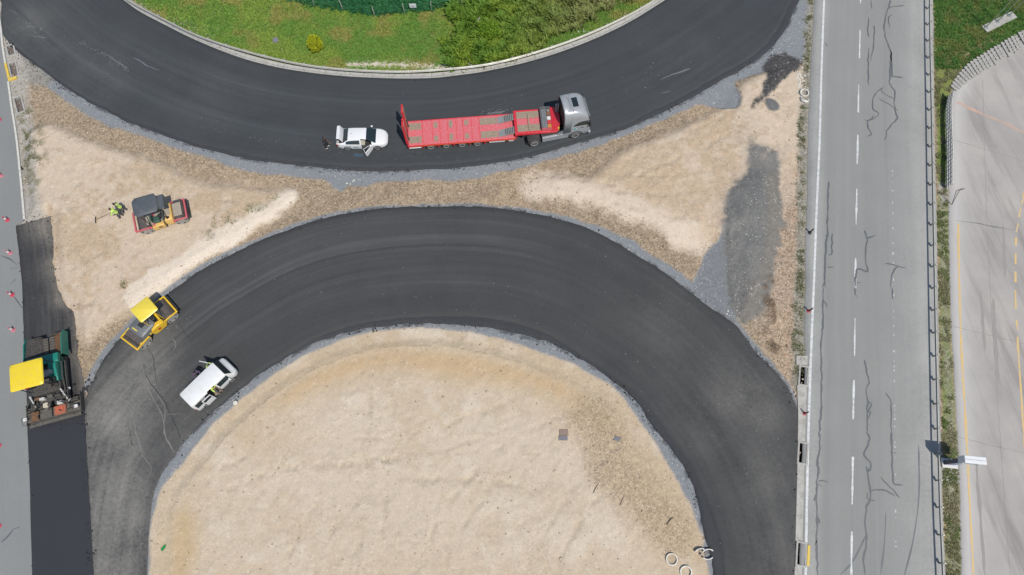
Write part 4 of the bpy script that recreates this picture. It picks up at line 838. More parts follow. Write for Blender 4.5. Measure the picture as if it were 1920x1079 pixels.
rubble(1509, 935, 6, (.12, .5), .13, 'rubble_pile', 'few broken brown stones on the highway verge', 'rubble', paint('stone_brown', C(150, 128, 112), .9, var=.3))
rubble(1507, 1015, 5, (.12, .3), .11, 'rubble_pile', 'small pale stones above the lowest catch basin', 'rubble', STW)
rubble(163, 728, 16, (.3, .55), .13, 'asphalt_lumps', 'black and grey asphalt lumps beside the paver screed', 'lumps', BLK)
rubble(905, 114, 7, (.5, .18), .10, 'litter_heap', 'white litter behind the guardrail below the thicket', 'litter', STW)
rubble(1091, 60, 7, (.25, .2), .11, 'litter_heap', 'white litter behind the guardrail at the right end of the thicket', 'litter', STW)
rubble(1012, 86, 2, (.1, .06), .14, 'litter_heap', 'single white litter bag by the guardrail', 'litter', STW)
rubble(1352, 588, 5, (.5, .35), .07, 'litter_heap', 'small white chips on the gravel at the ring edge', 'litter', STW)
rubble(658, 342, 5, (.22, .12), .08, 'litter_heap', 'white scraps on the gravel notch below the sedan', 'litter', STW)
# broken pipe pieces
p = G(1320, 1036); t = thing('broken_pipe', 'broken white curved pipe pieces at the island edge', 'pipe', p)
for (x, y, rz, a0, a1) in ((-.35, .15, .3, .3, 2.6), (.25, .12, .1, .2, 2.8), (.2, -.18, 3.2, .3, 2.7)):
    sec = []
    for q in np.linspace(a0, a1, 9):
        sec.append([(rr * math.cos(q), rr * math.sin(q) * .55, z) for rr, z in ((.42, 0), (.42, .28), (.32, .28), (.32, 0))])
    MB().loft(sec).build('shard', RINGW, t, M=Matrix.Translation((x, y - .1, 0)) @ Matrix.Rotation(rz, 4, 'Z'))
for i in range(6): box('chip', STG, t, -.1, .1, -.07, .07, 0, .08, .02, Matrix.Translation((random.uniform(-.5, .2), random.uniform(-.3, .2), 0)) @ Matrix.Rotation(random.uniform(0, 3), 4, 'Z'))
# bucket, green scrap, sticks, inspection cover
t = thing('bucket', 'white plastic bucket on the gravel below the van', 'bucket', G(444, 757))
MB().lathe([(0, .13), (.30, .165), (.315, .175), (.33, .165)], 'Z').build('pail', WHT, t); MB().lathe([(.331, .14), (.34, .13)], 'Z').build('lid', paint('lid_cream', C(226, 222, 205), .5), t)
o = MB().prism([(-.12, -.22), (.05, -.28), (.14, .02), (.06, .26), (-.03, .2), (-.10, .05)], 0, .05, Matrix.Rotation(-.4, 4, 'Z')).build('plastic_scrap', paint('green_plastic', C(34, 140, 70), .4), None, .01); o.location = G(307, 1027); tag(o, 'crumpled green plastic scrap on ochre soil', 'scrap')
t = thing('sunken_slab', 'dark square slab lying flat on the island soil', 'slab', G(1057, 816))
MB().box(-.35, .35, -.05, .42, 0, .07).build('slab', paint('slab_brown', C(150, 130, 118), .9, var=.3), t, .015); MB().box(-.42, .30, -.42, -.06, -.02, .05).build('broken_slab', paint('slab_grey', C(128, 126, 132), .9, var=.3), t, .02)
t = thing('sunken_slab', 'small grey slab right of the dark square slab', 'slab', G(1156, 823)); MB().prism([(-.3, -.1), (.25, -.22), (.35, .1), (-.1, .2)], -.02, .06).build('slab', MATS['slab_grey'], t, .01)
STK = paint('dry_stick', C(96, 82, 62), .9, var=.3)
def stick(px, py, l, a, label, r=.03):
    p = G(px, py); o = MB().tube([(-l / 2, 0, .03), (0, .04, .05), (l / 2, 0, .03)], [r, r, r * .6], 6).build('stick', STK); o.location = (p.x, p.y, p.z + .01); o.rotation_euler = (0, 0, a); tag(o, label, 'stick')
stick(1256, 977, .75, R(48), 'short brown stick above the small green weeds on the island'); stick(1118, 915, .9, R(58), 'thin brown stick on the rough right side of the island', .02); stick(1166, 940, .7, R(62), 'thin stick right of and below the other island stick', .02)
t = thing('flat_stone', 'grey flat stone patch in the upper grass', 'stone', W(517, 77)); MB().prism([(.32 * math.cos(a) * random.uniform(.8, 1.1), .38 * math.sin(a) * random.uniform(.8, 1.1)) for a in np.linspace(0, 6.28, 11)[:-1]], -.02, .13).build('stone', MATS['slab_grey'], t, .02)
rubble(37, 316, 5, (.22, .1), .12, 'asphalt_lumps', 'small black asphalt lump on the white kerb', 'lumps', BLK)
# loose stones: uncountable
def octa(n):
    a = rng.random((n, 6, 3)) * .5 + .75; base = np.array([(1, 0, 0), (-1, 0, 0), (0, 1, 0), (0, -1, 0), (0, 0, .7), (0, 0, -.5)]); return base[None] * a
OF = np.array([(0, 2, 4), (2, 1, 4), (1, 3, 4), (3, 0, 4), (2, 0, 5), (1, 2, 5), (3, 1, 5), (0, 3, 5)])
def vcol_mat(name, rough=.9, trans=0.0, spec=.2):
    if name in MATS: return MATS[name]
    m, t, b = new_mat(name); c = t.attr('col', 1); t.l.new(c, b.inputs['Base Color']); b.inputs['Roughness'].default_value = rough; b.inputs['Specular IOR Level'].default_value = spec
    if trans:
        tr = t.n('ShaderNodeBsdfTranslucent', {'Color': t.scale(c, 1.2)}); mx_ = t.n('ShaderNodeMixShader', {0: trans}); t.l.new(b.outputs[0], mx_.inputs[1]); t.l.new(tr.outputs[0], mx_.inputs[2])
        t.l.new(mx_.outputs[0], t.t.nodes['Material Output'].inputs[0])
    MATS[name] = m; return m
def fine_at(A, x, y):
    i = np.clip(np.searchsorted(gx, x), 0, len(gx) - 1); j = np.clip(np.searchsorted(gy, y), 0, len(gy) - 1); return A[i, j]
def scatter(n, weight, seed=0):
    """n random points on the visible ground with probability ~ weight field"""
    r = np.random.default_rng(seed); out = []; tot = 0
    while tot < n:
        x = r.uniform(-55, 57, n * 6); y = r.uniform(-6, 54, n * 6); k = r.random(n * 6) < fine_at(weight, x, y); out.append(np.c_[x[k], y[k]]); tot += k.sum()
    return np.concatenate(out)[:n]
offroad = (road < -.15)
wst = np.clip(ditch * 1.0 + sstep(-.5, .6, rb) * 1.0 + .05 * il + .07 * sstep(0, .5, np.maximum(sd_pl, sd_pr)) + sstep(-.6, .6, rough_r) * il * .5 + sstep(-.3, .3, vR) + sstep(-1, .4, vL) * .5, 0, 1) * offroad * (gv < .3) * (gg < .2) * (far < .1) * (hp < .2) * (sd_spill < -.2)
P = scatter(16000, wst, 3); n = len(P); s = np.clip(rng.gamma(2.0, .013, n), .010, .12)
V = octa(n) * s[:, None, None]; V[..., 0] += P[:, :1]; V[..., 1] += P[:, 1:]; V[..., 2] += (fine_at(hz, P[:, 0], P[:, 1]) + s * .2)[:, None]
F = (OF[None] + (np.arange(n) * 6)[:, None, None]).reshape(-1, 3)
tone = np.clip(rng.random((n, 1)) + .35 * (fine_at(ditch, P[:, 0], P[:, 1]) < .4)[:, None], 0, 1); cc = np.array(C(226, 209, 184)) * tone + np.array(C(140, 118, 94)) * (1 - tone)
o = mesh_np('loose_stones', V.reshape(-1, 3), F, vcol_mat('stone_tones', .95), {'col': np.repeat(cc, 6, 0)}); tag(o, 'loose brown and cream stones strewn over the bare ground', 'stones', kind='stuff')
P = scatter(5000, np.clip(gv + hp * .8, 0, 1) * (road < .0) * (far < .1), 5); n = len(P); s = np.clip(rng.gamma(2, .009, n), .010, .045)
V = octa(n) * s[:, None, None]; V[..., 0] += P[:, :1]; V[..., 1] += P[:, 1:]; V[..., 2] += (fine_at(hz, P[:, 0], P[:, 1]) + s * .2)[:, None]
tone = rng.random((n, 1)); cc = np.array(C(160, 164, 169)) * tone + np.array(C(116, 120, 125)) * (1 - tone)
o = mesh_np('shoulder_gravel', V.reshape(-1, 3), (OF[None] + (np.arange(n) * 6)[:, None, None]).reshape(-1, 3), vcol_mat('stone_tones'), {'col': np.repeat(cc, 6, 0)}); tag(o, 'grey crushed gravel along the asphalt edges', 'gravel', kind='stuff')

# clods of the soil's own colour, and black crumbs of mix along the edges of the asphalt
P = scatter(1100, (il * (.25 + .75 * (n2 > .55)) + sstep(0, .5, np.maximum(sd_pl, sd_pr)) * (.25 + .75 * (n2 > .55))) * offroad * (hp < .2) * (gv < .3), 23); n = len(P); s = np.clip(rng.gamma(2.2, .016, n), .02, .12)
V = octa(n) * s[:, None, None]; V[..., 2] *= .45; V[..., 0] += P[:, :1]; V[..., 1] += P[:, 1:]; V[..., 2] += (fine_at(hz, P[:, 0], P[:, 1]) + s * .1)[:, None]
cc = fine_at(colr, P[:, 0], P[:, 1]) * rng.uniform(.9, 1.12, (n, 1))
o = mesh_np('soil_clods', V.reshape(-1, 3), (OF[None] + (np.arange(n) * 6)[:, None, None]).reshape(-1, 3), vcol_mat('stone_tones'), {'col': np.repeat(cc, 6, 0)}); tag(o, 'dry clods of pale earth on the island and soil wedges', 'clods', kind='stuff')
edge_w = np.maximum.reduce([np.exp(-((s_ + .1) / .22) ** 2) for s_ in (sd_up, sd_ri, sd_mat, sd_mill)] + [sstep(-.5, .1, sd_spill) * sstep(.5, -.2, sd_spill)]) * sstep(.40, .6, n2)
P = scatter(4200, edge_w * (sd_hw < -.3) * (far < .1) * (GY < W(600, 40).y), 27); n = len(P); s = np.clip(rng.gamma(2, .014, n), .012, .09)
V = octa(n) * s[:, None, None]; V[..., 0] += P[:, :1]; V[..., 1] += P[:, 1:]; V[..., 2] += (np.where(fine_at(sd_mat, P[:, 0], P[:, 1]) > 0, .10, np.where(fine_at(sd_ri, P[:, 0], P[:, 1]) > 0, .07, np.where(fine_at(sd_mill, P[:, 0], P[:, 1]) > 0, .03, np.where(fine_at(sd_up, P[:, 0], P[:, 1]) > 0, .03, fine_at(hz, P[:, 0], P[:, 1]))))) + s * .3)[:, None]
cc = np.array(C(58, 59, 61)) * rng.uniform(.7, 1.5, (n, 1))
o = mesh_np('mix_crumbs', V.reshape(-1, 3), (OF[None] + (np.arange(n) * 6)[:, None, None]).reshape(-1, 3), vcol_mat('stone_tones'), {'col': np.repeat(cc, 6, 0)}); tag(o, 'black crumbs of asphalt mix along the new road edges', 'crumbs', kind='stuff')

# ------------------------------------------------------------------ vegetation
LEAF = vcol_mat('leaf', .7, .35, .2)
def blades(name, P, size, hgt, cols, label, cat, z=None, tilt=1.3, per=3, kind='stuff', parent=None, mat=None):
    """tufts of narrow pointed blades"""
    n = len(P) * per; Q = np.repeat(P, per, 0) + rng.normal(0, size * .5, (n, 2)); a = rng.uniform(0, 6.283, n)
    h = hgt * rng.uniform(.5, 1.3, n); w = size * rng.uniform(.5, 1.2, n); ln = np.c_[np.cos(a + 1.3), np.sin(a + 1.3)] * (h * tilt * rng.uniform(.4, 1.6, n))[:, None]
    z0 = fine_at(hz, Q[:, 0], Q[:, 1]) if z is None else np.repeat(z, per); d = np.c_[np.cos(a), np.sin(a)] * (w / 2)[:, None]
    V = np.empty((n, 4, 3)); V[:, 0, :2] = Q - d; V[:, 1, :2] = Q + d; V[:, 2, :2] = Q + ln * .6 + d * .8; V[:, 3, :2] = Q + ln - d * .5
    V[:, 0, 2] = V[:, 1, 2] = z0 - .02; V[:, 2, 2] = z0 + h * .8; V[:, 3, 2] = z0 + h
    t = np.repeat(cols, per, 0) * rng.uniform(.75, 1.25, (n, 1))
    o = mesh_np(name, V.reshape(-1, 3), np.arange(n * 4).reshape(-1, 4), mat or LEAF, {'col': np.repeat(t, 4, 0)}, parent=parent)
    if label: tag(o, label, cat, kind=kind)
    return o
def gcol(P, a, b, sc=3.0, seed=40, c=None):
    f = sstep(.35, .65, fbm(P[:, 0], P[:, 1], sc, seed, 4))[:, None]; col = np.array(C(*a)) * (1 - f) + np.array(C(*b)) * f
    if c is not None:
        f = sstep(.52, .72, fbm(P[:, 0], P[:, 1], sc * .7, seed + 7, 4))[:, None]; col = col * (1 - f) + np.array(C(*c)) * f
    return col
FIELD = [(520, -20), (560, 2), (590, 8), (643, 16), (703, 27), (759, 21), (810, 18), (850, 8), (900, -20), (900, -170), (500, -170)]
sd_f = SD(FIELD); THICK = [(856, -10), (852, 40), (850, 90), (885, 118), (935, 118), (1005, 97), (1088, 68), (1172, 28), (1222, -4), (1320, -80), (900, -120)]
sd_t = SD(THICK)
bareg = sstep(.3, -.1, bare) * sstep(.2, -.2, band([(845, 122), (872, 117)], .5))
P = scatter(38000, (sd_gr > .15) * (sd_f < .0) * (sd_t + rag + (n1 - .5) * 7 + (n2 - .5) * 2.5 < .6) * bareg * (far < .1), 7)
blades('roadside_grass', P, .06, .12, gcol(P, (160, 188, 84), (128, 174, 78), 3, 40, (178, 178, 98)), 'patchy yellow-green grass bank above the upper ramp', 'grass')
P = scatter(9000, (sd_f > -.1) * (far < .1), 9)
blades('crop_field', P, .07, .35, gcol(P, (62, 134, 86), (80, 148, 92), 2, 44), 'dense dark blue-green crop beyond the wire fence', 'crop')
lay_gap = sstep(.36, .5, n3 * .6 + n2 * .4)
P = scatter(15000, (sd_t + rag * 1.4 + (n1 - .5) * 7 + (n2 - .5) * 2.5 > 0) * (sd_f < -.2) * (sd_gr > .12) * (far < .1) * (.12 + .88 * lay_gap), 12)
tk = sstep(900, 1150, 960 + P[:, 0] * 19)[:, None]
cc = gcol(P, (146, 174, 62), (116, 154, 58), 1.5, 50) * (1 - tk) + gcol(P, (142, 156, 86), (162, 166, 106), 1.5, 55) * tk
hgt_ = fbm(P[:, 0], P[:, 1], .7, 61, 3)
blades('weed_thicket', P, .13, .30, cc, 'knee-high leafy weeds with dark gaps right of the grass bank', 'weeds', z=fine_at(hz, P[:, 0], P[:, 1]) + np.clip(hgt_ - .4, 0, 1) * 1.9, tilt=1.2)
P = scatter(12000, (sd_grr > .1) * (GY > W(1760, 130).y) * (far < .1), 15)
blades('corner_lawn', P, .05, .16, gcol(P, (88, 136, 66), (104, 148, 72), 2, 70, (136, 148, 84)), 'green lawn around the billboard footing', 'grass')
wm = (sd_grr > .05) * (GY <= W(1760, 130).y) * (far < .1) * sstep(.44, .56, n2 * .5 + n3 * .5)
P = scatter(4500, np.clip(wm, 0, 1), 17)
blades('median_weeds', P, .06, .10, gcol(P, (150, 152, 108), (176, 170, 134), 2, 80, (122, 144, 80)), 'dry scruffy weeds on the strip behind the highway guardrail', 'weeds')
wv_ = np.clip(sstep(-.1, .3, vR + rag * .8) * sstep(.5, .58, n3) + sstep(-.3, .3, band([(56, 215), (62, 260), (70, 310)], .5) + rag) * sstep(.5, .6, n3) * .6 + sstep(-.2, .4, weedL + rag) * sstep(.5, .6, n3) * .25
              + sstep(0, .3, band([(228, 556), (240, 532)], .35) + rag) * .8 + sstep(0, .2, band([(1262, 968), (1266, 990), (1268, 1003)], .14)), 0, 1) * offroad
P = scatter(900, wv_, 19)
blades('sparse_weeds', P, .05, .12, gcol(P, (122, 130, 90), (148, 148, 112), 2, 85), 'sparse green weed tufts along the road verges and soil banks', 'weeds')
def bush(px, py, rx, ry, rz, n, ca, cb, name, label, leaf=.14, trunk=True):
    p = W(px, py); t = thing(name, label, 'bush', p)
    u = rng.normal(size=(n, 3)); u /= np.linalg.norm(u, axis=1)[:, None]; r = rng.random(n) ** .4
    lump = 1 + .35 * (fbm(u[:, 0] * 3 + 50, u[:, 1] * 3 + u[:, 2] * 2, 1.2, 90, 3) - .5) * 2
    Q = u * (r * lump)[:, None] * np.array([rx, ry, rz]); Q[:, 2] += rz * 1.05
    a = rng.normal(size=(n, 3)); b_ = rng.normal(size=(n, 3)); a /= np.linalg.norm(a, axis=1)[:, None]; b_ -= (b_ * a).sum(1)[:, None] * a; b_ /= np.linalg.norm(b_, axis=1)[:, None]
    s = leaf * rng.uniform(.6, 1.3, (n, 1)); V = np.stack([Q - a * s * .5, Q + b_ * s * .32, Q + a * s * .5, Q - b_ * s * .32], 1)
    f = rng.random((n, 1)); cc = np.array(C(*ca)) * f + np.array(C(*cb)) * (1 - f)
    mesh_np('crown', V.reshape(-1, 3), np.arange(n * 4).reshape(-1, 4), LEAF, {'col': np.repeat(cc, 4, 0)}, parent=t)
    bk = paint('bark', C(118, 106, 92), .9, var=.3)
    mb = MB().tube([(0, 0, -.05), (.03, 0, rz * .6), (.05, .02, rz * 1.3)], [.06, .045, .02], 7)
    for k in range(6):
        q = random.uniform(0, 6.28); mb.tube([(.02, 0, rz * .4), (rx * .4 * math.cos(q), ry * .4 * math.sin(q), rz * .9), (rx * .75 * math.cos(q), ry * .75 * math.sin(q), rz * 1.4)], [.035, .02, .008], 5)
    mb.build('trunk', bk, t); return t
bush(596, 96, .72, .72, 1.05, 3600, (226, 226, 62), (176, 190, 44), 'bush', 'bright yellow-green round bush on the grass bank', .13)
bush(917, 68, 1.15, 1.0, .75, 4200, (158, 192, 60), (104, 150, 46), 'bush', 'dark green spreading bush in the thicket beside a grey stump', .15)
st_ = W(893, 55); o = MB().tube([(0, 0, 0), (.05, .1, .5), (.25, .3, .95), (.4, .35, 1.25)], [.10, .09, .07, .05], 8).build('dead_stump', paint('grey_wood', C(176, 170, 156), .9, var=.3)); o.location = st_; tag(o, 'bent grey dead stump left of the dark bush', 'stump')
# ------------------------------------------------------------------ vehicles
TYRE = paint('tyre', C(66, 66, 66), .85, var=.3, dirt=C(150, 146, 138), dirt_amt=.35, scale=5)
RIM = paint('rim_silver', C(214, 213, 209), .45, .0, var=.15, dirt=C(120, 116, 110), dirt_amt=.4, scale=6)
CARW = paint('car_white', C(243, 244, 244), .25, var=.03, coat=.6); VANW = paint('van_white', C(240, 241, 240), .3, var=.05, coat=.4, dirt=C(205, 202, 194), dirt_amt=.25, scale=1.2)
GLS = glass_mat('car_glass'); TRIM = paint('black_trim', (.015, .015, .016), .6); INT = paint('interior_dark', (.02, .02, .022), .8); SEAT = paint('seat_cream', C(196, 190, 180), .7, var=.15)
LAMP = paint('lamp_clear', C(200, 206, 212), .15, var=.05, coat=1); LAMPR = paint('lamp_red', C(150, 20, 24), .2, coat=1)
def wheel(parent, x, y, r, w, sgn, rim=None, hub=.62, n=24):
    """axle along y; sgn = side the rim faces"""
    t = MB().lathe([(-w / 2, r * .6), (-w / 2, r * .88), (-w * .38, r), (w * .38, r), (w / 2, r * .88), (w / 2, r * .6)], 'Y', (0, 0, 0), n).build('wheel', TYRE, parent)
    t.location = (x, y, r)
    s = sgn
    rm = MB().lathe([(s * w * .30, r * .60), (s * w * .52, r * .62), (s * w * .53, r * .54), (s * w * .34, r * .46), (s * w * .36, r * .2), (s * w * .5, r * .17), (s * w * .5, 0.001)], 'Y', (0, 0, 0), n).build('rim', rim or RIM, t)
    return t
class Car:
    """body lofted through cross-sections along x; strips of it become windows or are left out for open doors"""
    def __init__(s, xs, tab, rows):
        s.xs = xs; s.n = len(xs); s.P = []
        for x in xs:
            q = {k: float(np.interp(x, tab['x'], v)) for k, v in tab.items()}
            half = rows(q); s.P.append([(x, y, z) for y, z in half])
        s.m = len(s.P[0])
    def part(s, name, mat, parent, sel, off=0.0, thick=0.0):
        """sel(i, j, side) chooses cells; station i..i+1, row j..j+1"""
        mb = MB()
        for side in (-1, 1):
            for i in range(s.n - 1):
                for j in range(s.m - 1):
                    if not sel(i, j, side): continue
                    q = [Vector(s.P[i][j]), Vector(s.P[i + 1][j]), Vector(s.P[i + 1][j + 1]), Vector(s.P[i][j + 1])]
                    q = [Vector((v.x, v.y * side, v.z)) for v in q]
                    if off:
                        nn = (q[1] - q[0]).cross(q[3] - q[0]); nn.normalize(); c = sum(q, Vector()) / 4
                        if nn.dot(c - Vector((c.x, 0, .7))) < 0: nn = -nn
                        q = [v + nn * off for v in q]
                    mb.add(q, [(0, 1, 2, 3)])
        o = mb.build(name, mat, parent, smooth=False)
        bm = bmesh.new(); bm.from_mesh(o.data); bmesh.ops.remove_doubles(bm, verts=bm.verts, dist=.002); bmesh.ops.recalc_face_normals(bm, faces=bm.faces); bm.to_mesh(o.data); bm.free()
        o.data.shade_smooth(); o.data.set_sharp_from_angle(angle=R(38)); return o
    def caps(s, front):
        mb = MB()
        for i in ((s.n - 1,) if front else (0,)):
            r = s.P[i]; mb.add([(x, y, z) for x, y, z in r] + [(x, -y, z) for x, y, z in r[::-1]], [tuple(range(2 * s.m))])
        return mb

# ---------------- white sedan: boot lid up, right front door open
sed = thing('sedan_car', 'white sedan with its boot lid up and front passenger door open', 'car', W(682, 266.5, .055), R(1.0))
tab = dict(x=[-2.33, -2.25, -2.05, -1.62, -1.15, -.62, -.3, .12, .5, .95, 1.32, 1.7, 2.02, 2.22, 2.33],
           hw=[.66, .78, .86, .895, .905, .905, .905, .905, .905, .90, .89, .86, .77, .62, .38], zb=[.42, .30, .25, .21, .2, .2, .2, .2, .2, .2, .2, .21, .24, .28, .36],
           be=[.82, .95, 1.0, 1.01, 1.0, .98, .97, .96, .95, .92, .90, .86, .78, .66, .56], tp=[.86, 1.04, 1.08, 1.13, 1.40, 1.465, 1.475, 1.475, 1.43, 1.20, 1.03, .985, .90, .76, .60],
           tw=[.55, .70, .74, .72, .60, .58, .57, .57, .59, .66, .74, .71, .62, .48, .30])
def rows(q):
    return [(0, q['zb']), (q['hw'] * .86, q['zb']), (q['hw'] * .98, q['zb'] + .10), (q['hw'], (q['zb'] + q['be']) / 2 - .02), (q['hw'] * .985, q['be'] - .06), (q['hw'] * .955, q['be']), (q['hw'] * .955 * .25 + (q['tw'] + .02) * .75, q['be'] * .25 + (q['tp'] - .05) * .75), (q['tw'] + .02, q['tp'] - .05), (q['tw'] * .82, q['tp'] - .012), (0, q['tp'])]
xs = [-2.33, -2.25, -2.16, -2.05, -1.85, -1.62, -1.38, -1.15, -.98, -.8, -.62, -.45, -.3, -.12, .0, .08, .3, .5, .72, .95, 1.12, 1.32, 1.5, 1.7, 1.88, 2.02, 2.13, 2.22, 2.33]
car = Car(xs, tab, rows)
X = lambda i: (xs[i] + xs[i + 1]) / 2
ws = lambda i, j, s: .5 < X(i) < 1.32 and j >= 7
rw = lambda i, j, s: -1.62 < X(i) < -1.15 and j >= 7
sw = lambda i, j, s: j == 5 and (-1.38 < X(i) < -.12 or .0 < X(i) < .95)
door = lambda i, j, s: s < 0 and .0 < X(i) < .95 and 2 <= j <= 6
boot = lambda i, j, s: -2.25 < X(i) < -1.62 and j >= 7
def keep(i, j, s): return not (ws(i, j, s) or rw(i, j, s) or sw(i, j, s) or door(i, j, s) or boot(i, j, s))
body = car.part('body', CARW, sed, keep); car.caps(0).build('bumper', CARW, sed, smooth=False); car.caps(1).build('bumper', CARW, sed, smooth=False)
g = car.part('windscreen', GLS, sed, ws); car.part('rear_window', GLS, sed, rw)
for sd_, rng_ in ((-1, (-1.38, -.12)), (1, (-1.38, -.12)), (1, (0, .95))): car.part('side_window', GLS, sed, lambda i, j, s: s == sd_ and j == 5 and rng_[0] < X(i) < rng_[1])
box('cabin_floor', INT, sed, -1.4, 1.1, -.84, .84, .30, .36); box('boot_well', INT, sed, -2.15, -1.62, -.7, .7, .5, .56)
box('dashboard', INT, sed, .78, 1.15, -.8, .8, .6, .95, .06)
for sy in (-.38, .38):
    st = MB().box(-.35, .25, sy - .25, sy + .25, .36, .62).box(-.5, -.3, sy - .25, sy + .25, .5, 1.08, Matrix.Translation((-.05, 0, 0))).build('seat', SEAT, sed, .05)
box('rear_seat', SEAT, sed, -1.15, -.7, -.65, .65, .36, .65, .05)
for wx in (-1.33, 1.37):
    for sy in (-1, 1):
        wheel(sed, wx, sy * .80, .315, .21, sy)
        MB().annulus(sy * .03, sy * .07, .385, .335, 'Y', (wx, sy * .84, .33), 16, -.02, .52).build('wheel_arch', TRIM, sed)
dr = MB().side([(0, .27), (-.9, .24), (-1.0, .55), (-.97, .9), (.0, .88), (.06, .55)], -.035, .035).build('door', CARW, sed, .02, M=Matrix.Translation((.95, -.90, 0)) @ Matrix.Rotation(R(58), 4, 'Z'))
MB().tube([(0, 0, .88), (-.42, .06, 1.22), (-.92, .14, 1.36), (-.98, .03, .9)], .028, 6).build('window_frame', CARW, dr); MB().side([(-.05, .9), (-.42, 1.2), (-.9, 1.33), (-.94, .92)], -.004 + .05, .004 + .05).build('side_window', GLS, dr)
MB().side([(-.1, .34), (-.8, .32), (-.85, .62), (-.8, .8), (-.1, .8)], .036, .06).build('door_card', INT, dr, .01); box('handle', TRIM, dr, -.85, -.68, -.06, -.036, .76, .79, .005)
# boot lid, hinged at the foot of the rear window and standing open
lid = MB()
sec = []
for u in np.linspace(0, 1, 7):
    xx = -u * .60; zz = -.05 * u * u; sec.append([(xx, -.72 + .02 * u, zz - .02), (xx, -.5, zz + .01), (xx, 0, zz + .025), (xx, .5, zz + .01), (xx, .72 - .02 * u, zz - .02), (xx, .6, zz - .05), (xx, -.6, zz - .05)])
sec.append([(-.63, -.68, -.30), (-.64, -.5, -.30), (-.65, 0, -.30), (-.64, .5, -.30), (-.63, .68, -.30), (-.58, .6, -.30), (-.58, -.6, -.30)])
lid.loft(sec).build('boot_lid', CARW, sed, M=Matrix.Translation((-1.64, 0, 1.13)) @ Matrix.Rotation(R(74), 4, 'Y'))
for sy in (-1, 1):
    MB().prism([(1.72, .80), (2.0, .70), (2.14, .56), (2.02, .60), (1.80, .74)], .70, .80, Matrix.Diagonal((1, sy, 1, 1))).build('headlight', LAMP, sed, .02)
    MB().side([(-2.26, .78), (-2.0, .80), (-1.98, .90), (-2.24, .92)], sy * .70, sy * .885).build('tail_light', LAMPR, sed, .02)
    MB().side([(.75, .94), (.95, .93), (.97, 1.06), (.82, 1.08)], sy * .93, sy * 1.09).build('mirror', CARW, sed, .03)
MB().box(2.24, 2.335, -.42, .42, .38, .50).build('grille', TRIM, sed, .02)
MB().box(2.06, 2.24, -.74, -.58, .34, .42).box(2.06, 2.24, .58, .74, .34, .42).build('fog_light_slot', TRIM, sed, .01)
TEAL = paint('teal_print', C(88, 150, 160), .4)
MB().box(-.80, -.30, -.915, -.906, .52, .64).build('door_lettering', TEAL, sed); MB().box(-1.1, -.95, -.915, -.903, .72, .78).build('side_emblem', TEAL, sed)
MB().tube([(-.75, 0, 1.45), (-.9, 0, 1.50)], .012, 5).build('aerial', TRIM, sed)
blue = thing('water_puddle', 'faint bluish wet mark on the asphalt beside the sedan door', 'stain', W(672, 291, .056))
MB().prism([(.55 * math.cos(a) * random.uniform(.6, 1.1), .22 * math.sin(a) * random.uniform(.6, 1.1)) for a in np.linspace(0, 6.28, 15)[:-1]], 0, .004).build('wet_film', paint('wet_film', C(70, 90, 104), .2, var=.3), blue)

# ---------------- white van: sliding door open on its right side, driver's door open
van = thing('panel_van', 'white minibus van with sliding side door and driver door open', 'van', W(397.5, 728.5, .08) + Vector((.29 * math.cos(R(49)), .29 * math.sin(R(49)), 0)), R(49)); van.scale = (.86, .95, .95)
tab = dict(x=[-2.45, -2.38, -2.2, -1.0, .6, 1.58, 1.70, 2.0, 2.08, 2.2, 2.37, 2.45], hw=[.86, .92, .95, .955, .955, .955, .95, .94, .935, .91, .82, .66], zb=[.42, .34, .3, .28, .28, .28, .28, .28, .28, .3, .34, .40],
           be=[1.05, 1.08, 1.08, 1.08, 1.08, 1.08, 1.07, 1.05, 1.04, 1.0, .92, .82], tp=[1.70, 1.88, 1.95, 1.97, 1.97, 1.95, 1.83, 1.30, 1.18, 1.08, .98, .86], tw=[.68, .72, .745, .75, .75, .745, .74, .79, .81, .80, .72, .56])
xs2 = [-2.45, -2.38, -2.2, -1.95, -1.5, -1.05, -.6, -.2, .1, .3, .42, .6, .8, .98, 1.12, 1.40, 1.58, 1.70, 1.85, 2.0, 2.08, 2.14, 2.2, 2.28, 2.37, 2.45]
rows2 = lambda q: [(0, q['zb']), (q['hw'] * .9, q['zb']), (q['hw'] * .985, q['zb'] + .1), (q['hw'], (q['zb'] + q['be']) / 2), (q['hw'] * .985, q['be']), (q['hw'] * .985 + (q['tw'] + .06 - q['hw'] * .985) * .78, q['be'] + (q['tp'] - .1 - q['be']) * .82), (q['tw'] + .03, q['tp'] - .06), (q['tw'] * .9, q['tp'] - .01), (0, q['tp'])]
vc = Car(xs2, tab, rows2); X2 = lambda i: (xs2[i] + xs2[i + 1]) / 2
vws = lambda i, j, s: 1.58 < X2(i) < 2.0 and j >= 6
vsl = lambda i, j, s: s < 0 and -.6 < X2(i) < .3 and 2 <= j <= 5
vdl = lambda i, j, s: s > 0 and .42 < X2(i) < 1.5 and 2 <= j <= 5
vwn = lambda i, j, s: j == 4 and ((-2.2 < X2(i) < -.6) or (.42 < X2(i) < 1.5) or (s > 0 and -.6 < X2(i) < .3)) and not abs(X2(i) + 1.28) < .05
vc.part('body', VANW, van, lambda i, j, s: not (vws(i, j, s) or vsl(i, j, s) or vdl(i, j, s) or vwn(i, j, s))); vc.caps(0).build('tailgate', VANW, van, smooth=False); vc.caps(1).build('front_panel', VANW, van, smooth=False)
vc.part('windscreen', GLS, van, vws)
for sd_, a, b in ((-1, -2.2, -1.5), (-1, -1.5, -.6), (1, -2.2, -1.5), (1, -1.5, -.6), (1, -.6, .3), (-1, .42, 1.5)): vc.part('side_window', GLS, van, lambda i, j, s: s == sd_ and j == 4 and a < X2(i) < b)
